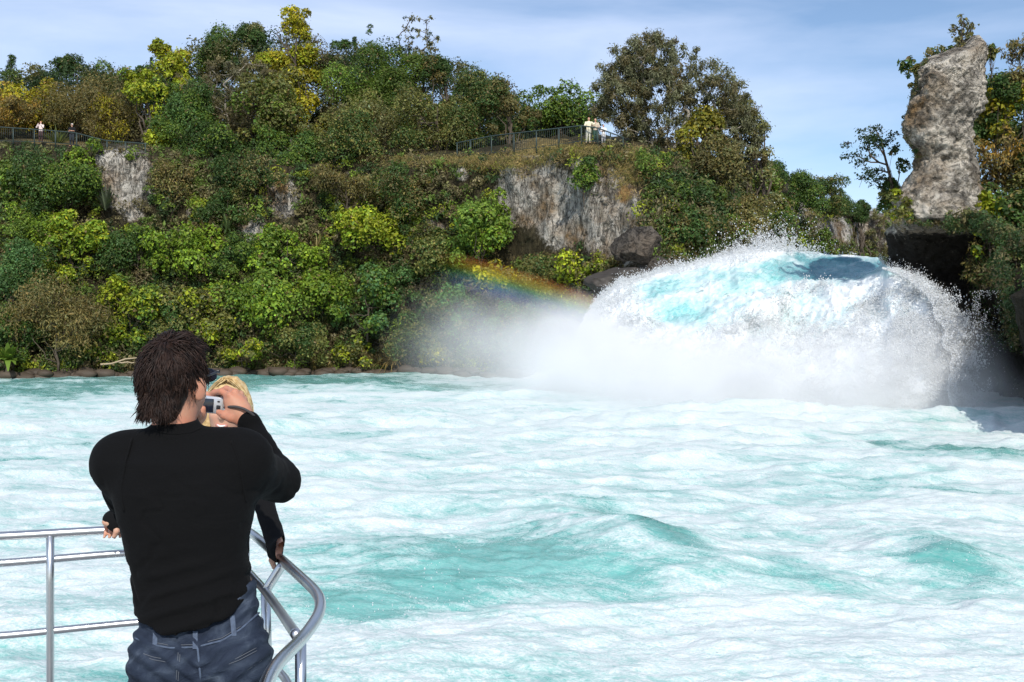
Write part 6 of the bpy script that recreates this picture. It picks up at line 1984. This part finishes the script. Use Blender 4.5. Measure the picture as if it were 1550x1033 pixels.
# ------------------------------------------------------------------ boat: deck, hull and the tubular railing
def smooth_path(pts, n=60, it=4):
    pts = np.array(pts, float)
    d = np.r_[0, np.cumsum(np.linalg.norm(np.diff(pts, axis=0), axis=1))]
    t = np.linspace(0, d[-1], n)
    p = np.stack([np.interp(t, d, pts[:, i]) for i in range(3)], 1)
    for _ in range(it): p[1:-1] = (p[:-2] + 2 * p[1:-1] + p[2:]) / 4
    return p
def build_boat():
    b = Vector((-1.2, 2.4, 0.0))
    r = empty('tour_boat', b, 'tour boat bow with stainless steel tube railing the man stands behind', 'boat')
    def pipe(name, pts, rad, n=60, it=4):
        p = smooth_path(pts, n, it) - np.array(b)
        return link_mesh(name, tubes_mesh(name, [(p, np.full(len(p), rad))], 14), M_STEEL, r)
    A = lambda x, y, Y: tuple(at(x, y, Y))
    # heights below the lens: top .80, middle .905, lower 1.18
    top = [(-3.1, 1.2, CH - .80), (-3.1, 3.3, CH - .80), (-2.75, 3.74, CH - .80), A(0, 812, 3.864), A(155, 803, 3.98), A(300, 796, 4.07), A(352, 797.5, 4.05), A(375, 803, 3.98), A(395, 819, 3.78), A(430, 851, 3.44), A(462, 880, 3.17), A(480, 897, 3.03), A(487, 912, 2.93), A(484, 930, 2.83), A(474, 945, 2.75), A(457, 968, 2.62), A(440, 984, 2.5), A(418, 1006, 2.36), A(405, 1028, 2.26), A(396, 1056, 2.15), A(380, 1120, 1.94), (-.52, 1.2, CH - .80)]
    pipe('top_rail', top, .0168, 220, 5)
    mid = [(-3.06, 1.2, CH - .905), (-3.06, 3.3, CH - .905), (-2.72, 3.72, CH - .905), A(0, 853, 3.864), A(190, 837, 4.04), A(300, 833, 4.09), A(345, 838, 4.02), A(372, 862, 3.76), A(402, 895, 3.44), A(425, 927, 3.10), A(449, 962, 2.68)]
    pipe('middle_rail', mid, .0150, 160, 5)
    low = [(-3.06, 1.2, CH - 1.18), (-3.06, 3.3, CH - 1.18), (-2.72, 3.72, CH - 1.18), A(0, 963, 3.864), A(205, 942, 4.04), A(300, 936, 4.09), A(345, 946, 4.0), (-.75, 3.35, CH - 1.18), (-.56, 2.68, CH - 1.18), (-.58, 1.2, CH - 1.18)]
    pipe('lower_rail', low, .0140, 160, 5)
    def post(x, y, Y, zb=DECK, foot=None, rad=.0150):
        p = A(x, y, Y)
        pipe('post', [p, (foot[0] if foot else p[0], foot[1] if foot else p[1], zb)], rad, 6, 0)
    post(76, 808, 3.92); post(252, 798, 4.05); post(455, 968, 2.63, foot=(-.555, 2.63)); post(372, 802, 3.99)
    pipe('post', [A(430, 851, 3.44), A(402, 895, 3.44)], .0165, 6, 0)
    pipe('post', [A(402, 895, 3.44), (-.83, 3.44, DECK)], .0165, 6, 0)
    pipe('post', [(-3.1, 1.8, CH - .8), (-3.1, 1.8, DECK)], .0165, 6, 0)
    # deck and hull
    ol = [(-3.3, -2.5), (-3.3, 3.4), (-2.85, 3.95), (-1.1, 4.22), (-.62, 3.5), (-.36, 2.7), (-.32, 1.9), (.7, .8), (1.0, -2.5)]
    bm = bmesh.new()
    t = [bm.verts.new((x - b.x, y - b.y, DECK)) for x, y in ol]
    t2 = [bm.verts.new((x - b.x, y - b.y, DECK - .06)) for x, y in ol]
    bm.faces.new(t[::-1]); bm.faces.new(t2)
    for i in range(len(ol)):
        k = (i + 1) % len(ol); bm.faces.new((t[i], t[k], t2[k], t2[i]))
    bmesh.ops.recalc_face_normals(bm, faces=bm.faces)
    me = bpy.data.meshes.new('deck'); bm.to_mesh(me); bm.free()
    link_mesh('deck', me, simple('grey_non_slip_deck', (0.22, 0.23, 0.24), .8, var=.25, scale=40), r)
    bm = bmesh.new()
    lv = []
    for z, s in ((DECK - .062, .985), (.6, .96), (-.5, .80)):
        lv.append([bm.verts.new(((x + 1.2) * s - 1.2 - b.x, (y - .6) * s + .6 - b.y, z)) for x, y in ol])
    for a, c in zip(lv, lv[1:]):
        for i in range(len(ol)):
            k = (i + 1) % len(ol); bm.faces.new((a[i], a[k], c[k], c[i]))
    bmesh.ops.recalc_face_normals(bm, faces=bm.faces)
    me = bpy.data.meshes.new('hull'); bm.to_mesh(me); bm.free()
    link_mesh('hull', me, simple('white_hull_paint', (0.72, 0.73, 0.74), .3), r)
build_boat()

# ------------------------------------------------------------------ railings and visitors on the cliff
M_RAIL = simple('dark_green_rail_paint', (0.035, 0.055, 0.05), .5)
def cliff_fence(label, tops, bases, post_px):
    Yf = lambda px: np.interp(px, [q[0] for q in tops], [q[2] for q in tops])
    Tf = lambda px: np.interp(px, [q[0] for q in tops], [q[1] for q in tops])
    Bf = lambda px: np.interp(px, [q[0] for q in bases], [q[1] for q in bases])
    x0, x1 = tops[0][0], tops[-1][0]
    b = at(x0, Bf(x0), Yf(x0))
    r = empty('platform_railing', b, label, 'railing')
    rel = lambda px, py: np.array(at(px, py, Yf(px)) - b)
    xs = np.linspace(x0, x1, 40)
    link_mesh('top_rail', tubes_mesh('top_rail', [(np.array([rel(x, Tf(x)) for x in xs]), np.full(40, .045))], 6), M_RAIL, r)
    link_mesh('bottom_rail', tubes_mesh('bottom_rail', [(np.array([rel(x, Bf(x) - 3) for x in xs]), np.full(40, .025))], 6), M_RAIL, r)
    for p in post_px:
        link_mesh('post', tubes_mesh('post', [(np.array([rel(p, Tf(p) - .5), rel(p, Bf(p) + 6)]), np.full(2, .05))], 6), M_RAIL, r)
    bl = []
    for x in np.arange(x0 + 2, x1 - 1, 3.1):
        bl.append((np.array([rel(x, Tf(x)), rel(x, Bf(x) - 3)]), np.full(2, .010)))
    link_mesh('balusters', tubes_mesh('balusters', bl, 4), M_RAIL, r)
cliff_fence('dark railing along the dry grass rim of the right viewing platform', [(690, 217, 74.5), (745, 206, 72.5), (815, 198, 69), (880, 190.5, 66.6), (905, 194, 66.3), (945, 209, 66.3)], [(690, 239, 0), (745, 235, 0), (815, 226, 0), (880, 217, 0), (905, 217, 0), (945, 226, 0)], [692, 712, 744, 778, 812, 846, 880, 905, 924, 943])
cliff_fence('dark green railing of the left viewing platform with two people behind it', [(-40, 190, 78.2), (20, 194, 78.2), (65, 197, 78.2), (112, 201, 78.0), (160, 213, 77.6), (222, 218, 77.2)], [(-40, 216, 0), (20, 217, 0), (65, 218, 0), (112, 222, 0), (160, 229, 0), (222, 234, 0)], [-10, 20, 52, 84, 116, 140, 162, 190, 220])

def visitor(label, px, base_py, Y, hgt, skin, shirt, legs, hair, arms='rail', lean=0.0, hat=None, face=0.0):
    b = np.array(at(px, base_py, Y)); s = hgt / 1.72
    q = lambda x, y, z: np.array([x + lean * z / 1.4, y, z]) * s
    lo, hi = np.array([-.55, -.55, -.03]) * s, np.array([.6, .4, 1.85]) * s
    A = {'rail': [[(.19, 0, 1.40), (.26, -.10, 1.14), (.14, -.34, 1.06)], [(-.19, 0, 1.40), (-.27, -.10, 1.14), (-.16, -.34, 1.06)]],
         'up': [[(.19, 0, 1.40), (.27, -.18, 1.20), (.08, -.26, 1.50)], [(-.19, 0, 1.40), (-.27, -.18, 1.20), (-.08, -.26, 1.50)]],
         'fold': [[(.19, 0, 1.40), (.26, -.08, 1.14), (-.08, -.20, 1.18)], [(-.19, 0, 1.40), (-.26, -.08, 1.14), (.08, -.17, 1.14)]],
         'hug': [[(.19, 0, 1.40), (.34, -.05, 1.26), (.46, -.10, 1.34)], [(-.19, 0, 1.40), (-.27, -.12, 1.14), (-.12, -.32, 1.06)]]}[arms]
    tor = [(0.90, 0, 0, .165, .105), (1.05, 0, 0, .150, .10), (1.25, 0, 0, .175, .11), (1.40, 0, 0, .185, .095), (1.47, 0, 0, .09, .06)]
    tr = [(z * s, (cx + lean * z / 1.4) * s, cy * s, a * s, d * s) for z, cx, cy, a, d in tor]
    def arm(f, g, n):
        for ch in A:
            f.chain([q(*p) for p in ch[:n]], [(.055 + g) * s, (.043 + g) * s, (.030 + g) * s][:n], .02)
    def leg(f, g):
        for sx in (-1, 1):
            f.chain([q(sx * .09, 0, .90), q(sx * .10, -.02, .48), q(sx * .11, 0.0, .09)], [(.092 + g) * s, (.060 + g) * s, (.042 + g) * s], .02)
    f = Field(lo, hi, .02)
    f.loft(tr, .02, -.012); arm(f, -.008, 3); leg(f, -.01)
    f.cone(q(0, 0, 1.42), q(0, -.01, 1.56), .052 * s, .05 * s, .02)
    f.ell(q(0, -.015, 1.62), (.074 * s, .092 * s, .108 * s), .02)
    f.ell(q(0, -.10, 1.60), (.015, .02, .025), .01)
    for sx in (-1, 1): f.cone(q(sx * .11, 0, .06), q(sx * .12, -.16, .035), .045 * s, .032 * s, .02)
    for ch in A: f.ell(q(*ch[-1]), (.045 * s, .05 * s, .04 * s), .02)
    o = body_obj('person', f, skin, b, None, None, 1)
    # the field was built about the base, so shift is zero
    for v in (): pass
    me = o.data
    co_ = np.zeros(len(me.vertices) * 3, np.float32); me.vertices.foreach_get('co', co_); co_ = co_.reshape(-1, 3) + b; me.vertices.foreach_set('co', co_.ravel().astype(np.float32)); me.update()
    tag(o, label, 'person')
    z0 = np.zeros(3)
    c = Field(lo, hi, .02); c.loft(tr, .02, .006); arm(c, .010, 3 if arms != 'fold' else 2)
    c.cut(lambda X, Y_, Z: .86 * s - Z)
    body_obj('shirt', c, shirt, z0, o, None, 1)
    t = Field(lo, hi, .02); t.loft(tr[:2], .02, .010); leg(t, .012); t.cut(lambda X, Y_, Z: np.maximum(Z - .93 * s, .05 - Z))
    body_obj('trousers', t, legs, z0, o, None, 1)
    h = Field(lo, hi, .02); h.ell(q(0, .02, 1.655), (.082 * s, .092 * s, .095 * s), .02)
    if hat: h.ell(q(0, -.09, 1.67), (.07, .08, .018), .02)
    body_obj('cap' if hat else 'hair', h, hair, z0, o, None, 1)
cl = lambda n, c: simple(n, c, .85, .2, var=.15, scale=8)
visitor('person in cream shirt and pale trousers at the right cliff railing, leaning to the next', 890, 217.5, 66.9, 1.74, M_SKIN2, cl('cream_cotton', (.78, .70, .50)), cl('pale_chino', (.58, .56, .46)), cl('reddish_hair', (.30, .12, .06)), 'hug', .05)
visitor('person in dull cream top and dark green trousers beside the cream shirted person', 902, 217.5, 67.15, 1.66, M_SKIN2, cl('dull_cream', (.56, .47, .36)), cl('green_cloth', (.04, .09, .07)), cl('pale_hair', (.55, .40, .28)), 'rail', -.03)
visitor('person in white top with folded arms, rightmost on the right cliff', 913.5, 219, 66.8, 1.32, M_SKIN2, cl('white_cotton', (.80, .79, .78)), cl('white_skirt', (.62, .60, .60)), cl('dark_red_hair', (.10, .04, .04)), 'fold', .0)
visitor('person in white and pink top raising both hands at the left platform', 62, 216.5, 78.8, 1.70, M_SKIN2, cl('pink_white_cotton', (.80, .66, .62)), cl('dark_brown_cloth', (.07, .04, .04)), cl('auburn_hair', (.20, .08, .04)), 'up', .0)
visitor('person in black jacket and white cap at the left platform', 109, 222, 78.8, 1.80, M_SKIN2, cl('black_cloth', (.012, .012, .014)), cl('dark_blue_cloth', (.03, .035, .045)), cl('white_cap', (.82, .80, .78)), 'fold', .0, hat=True)
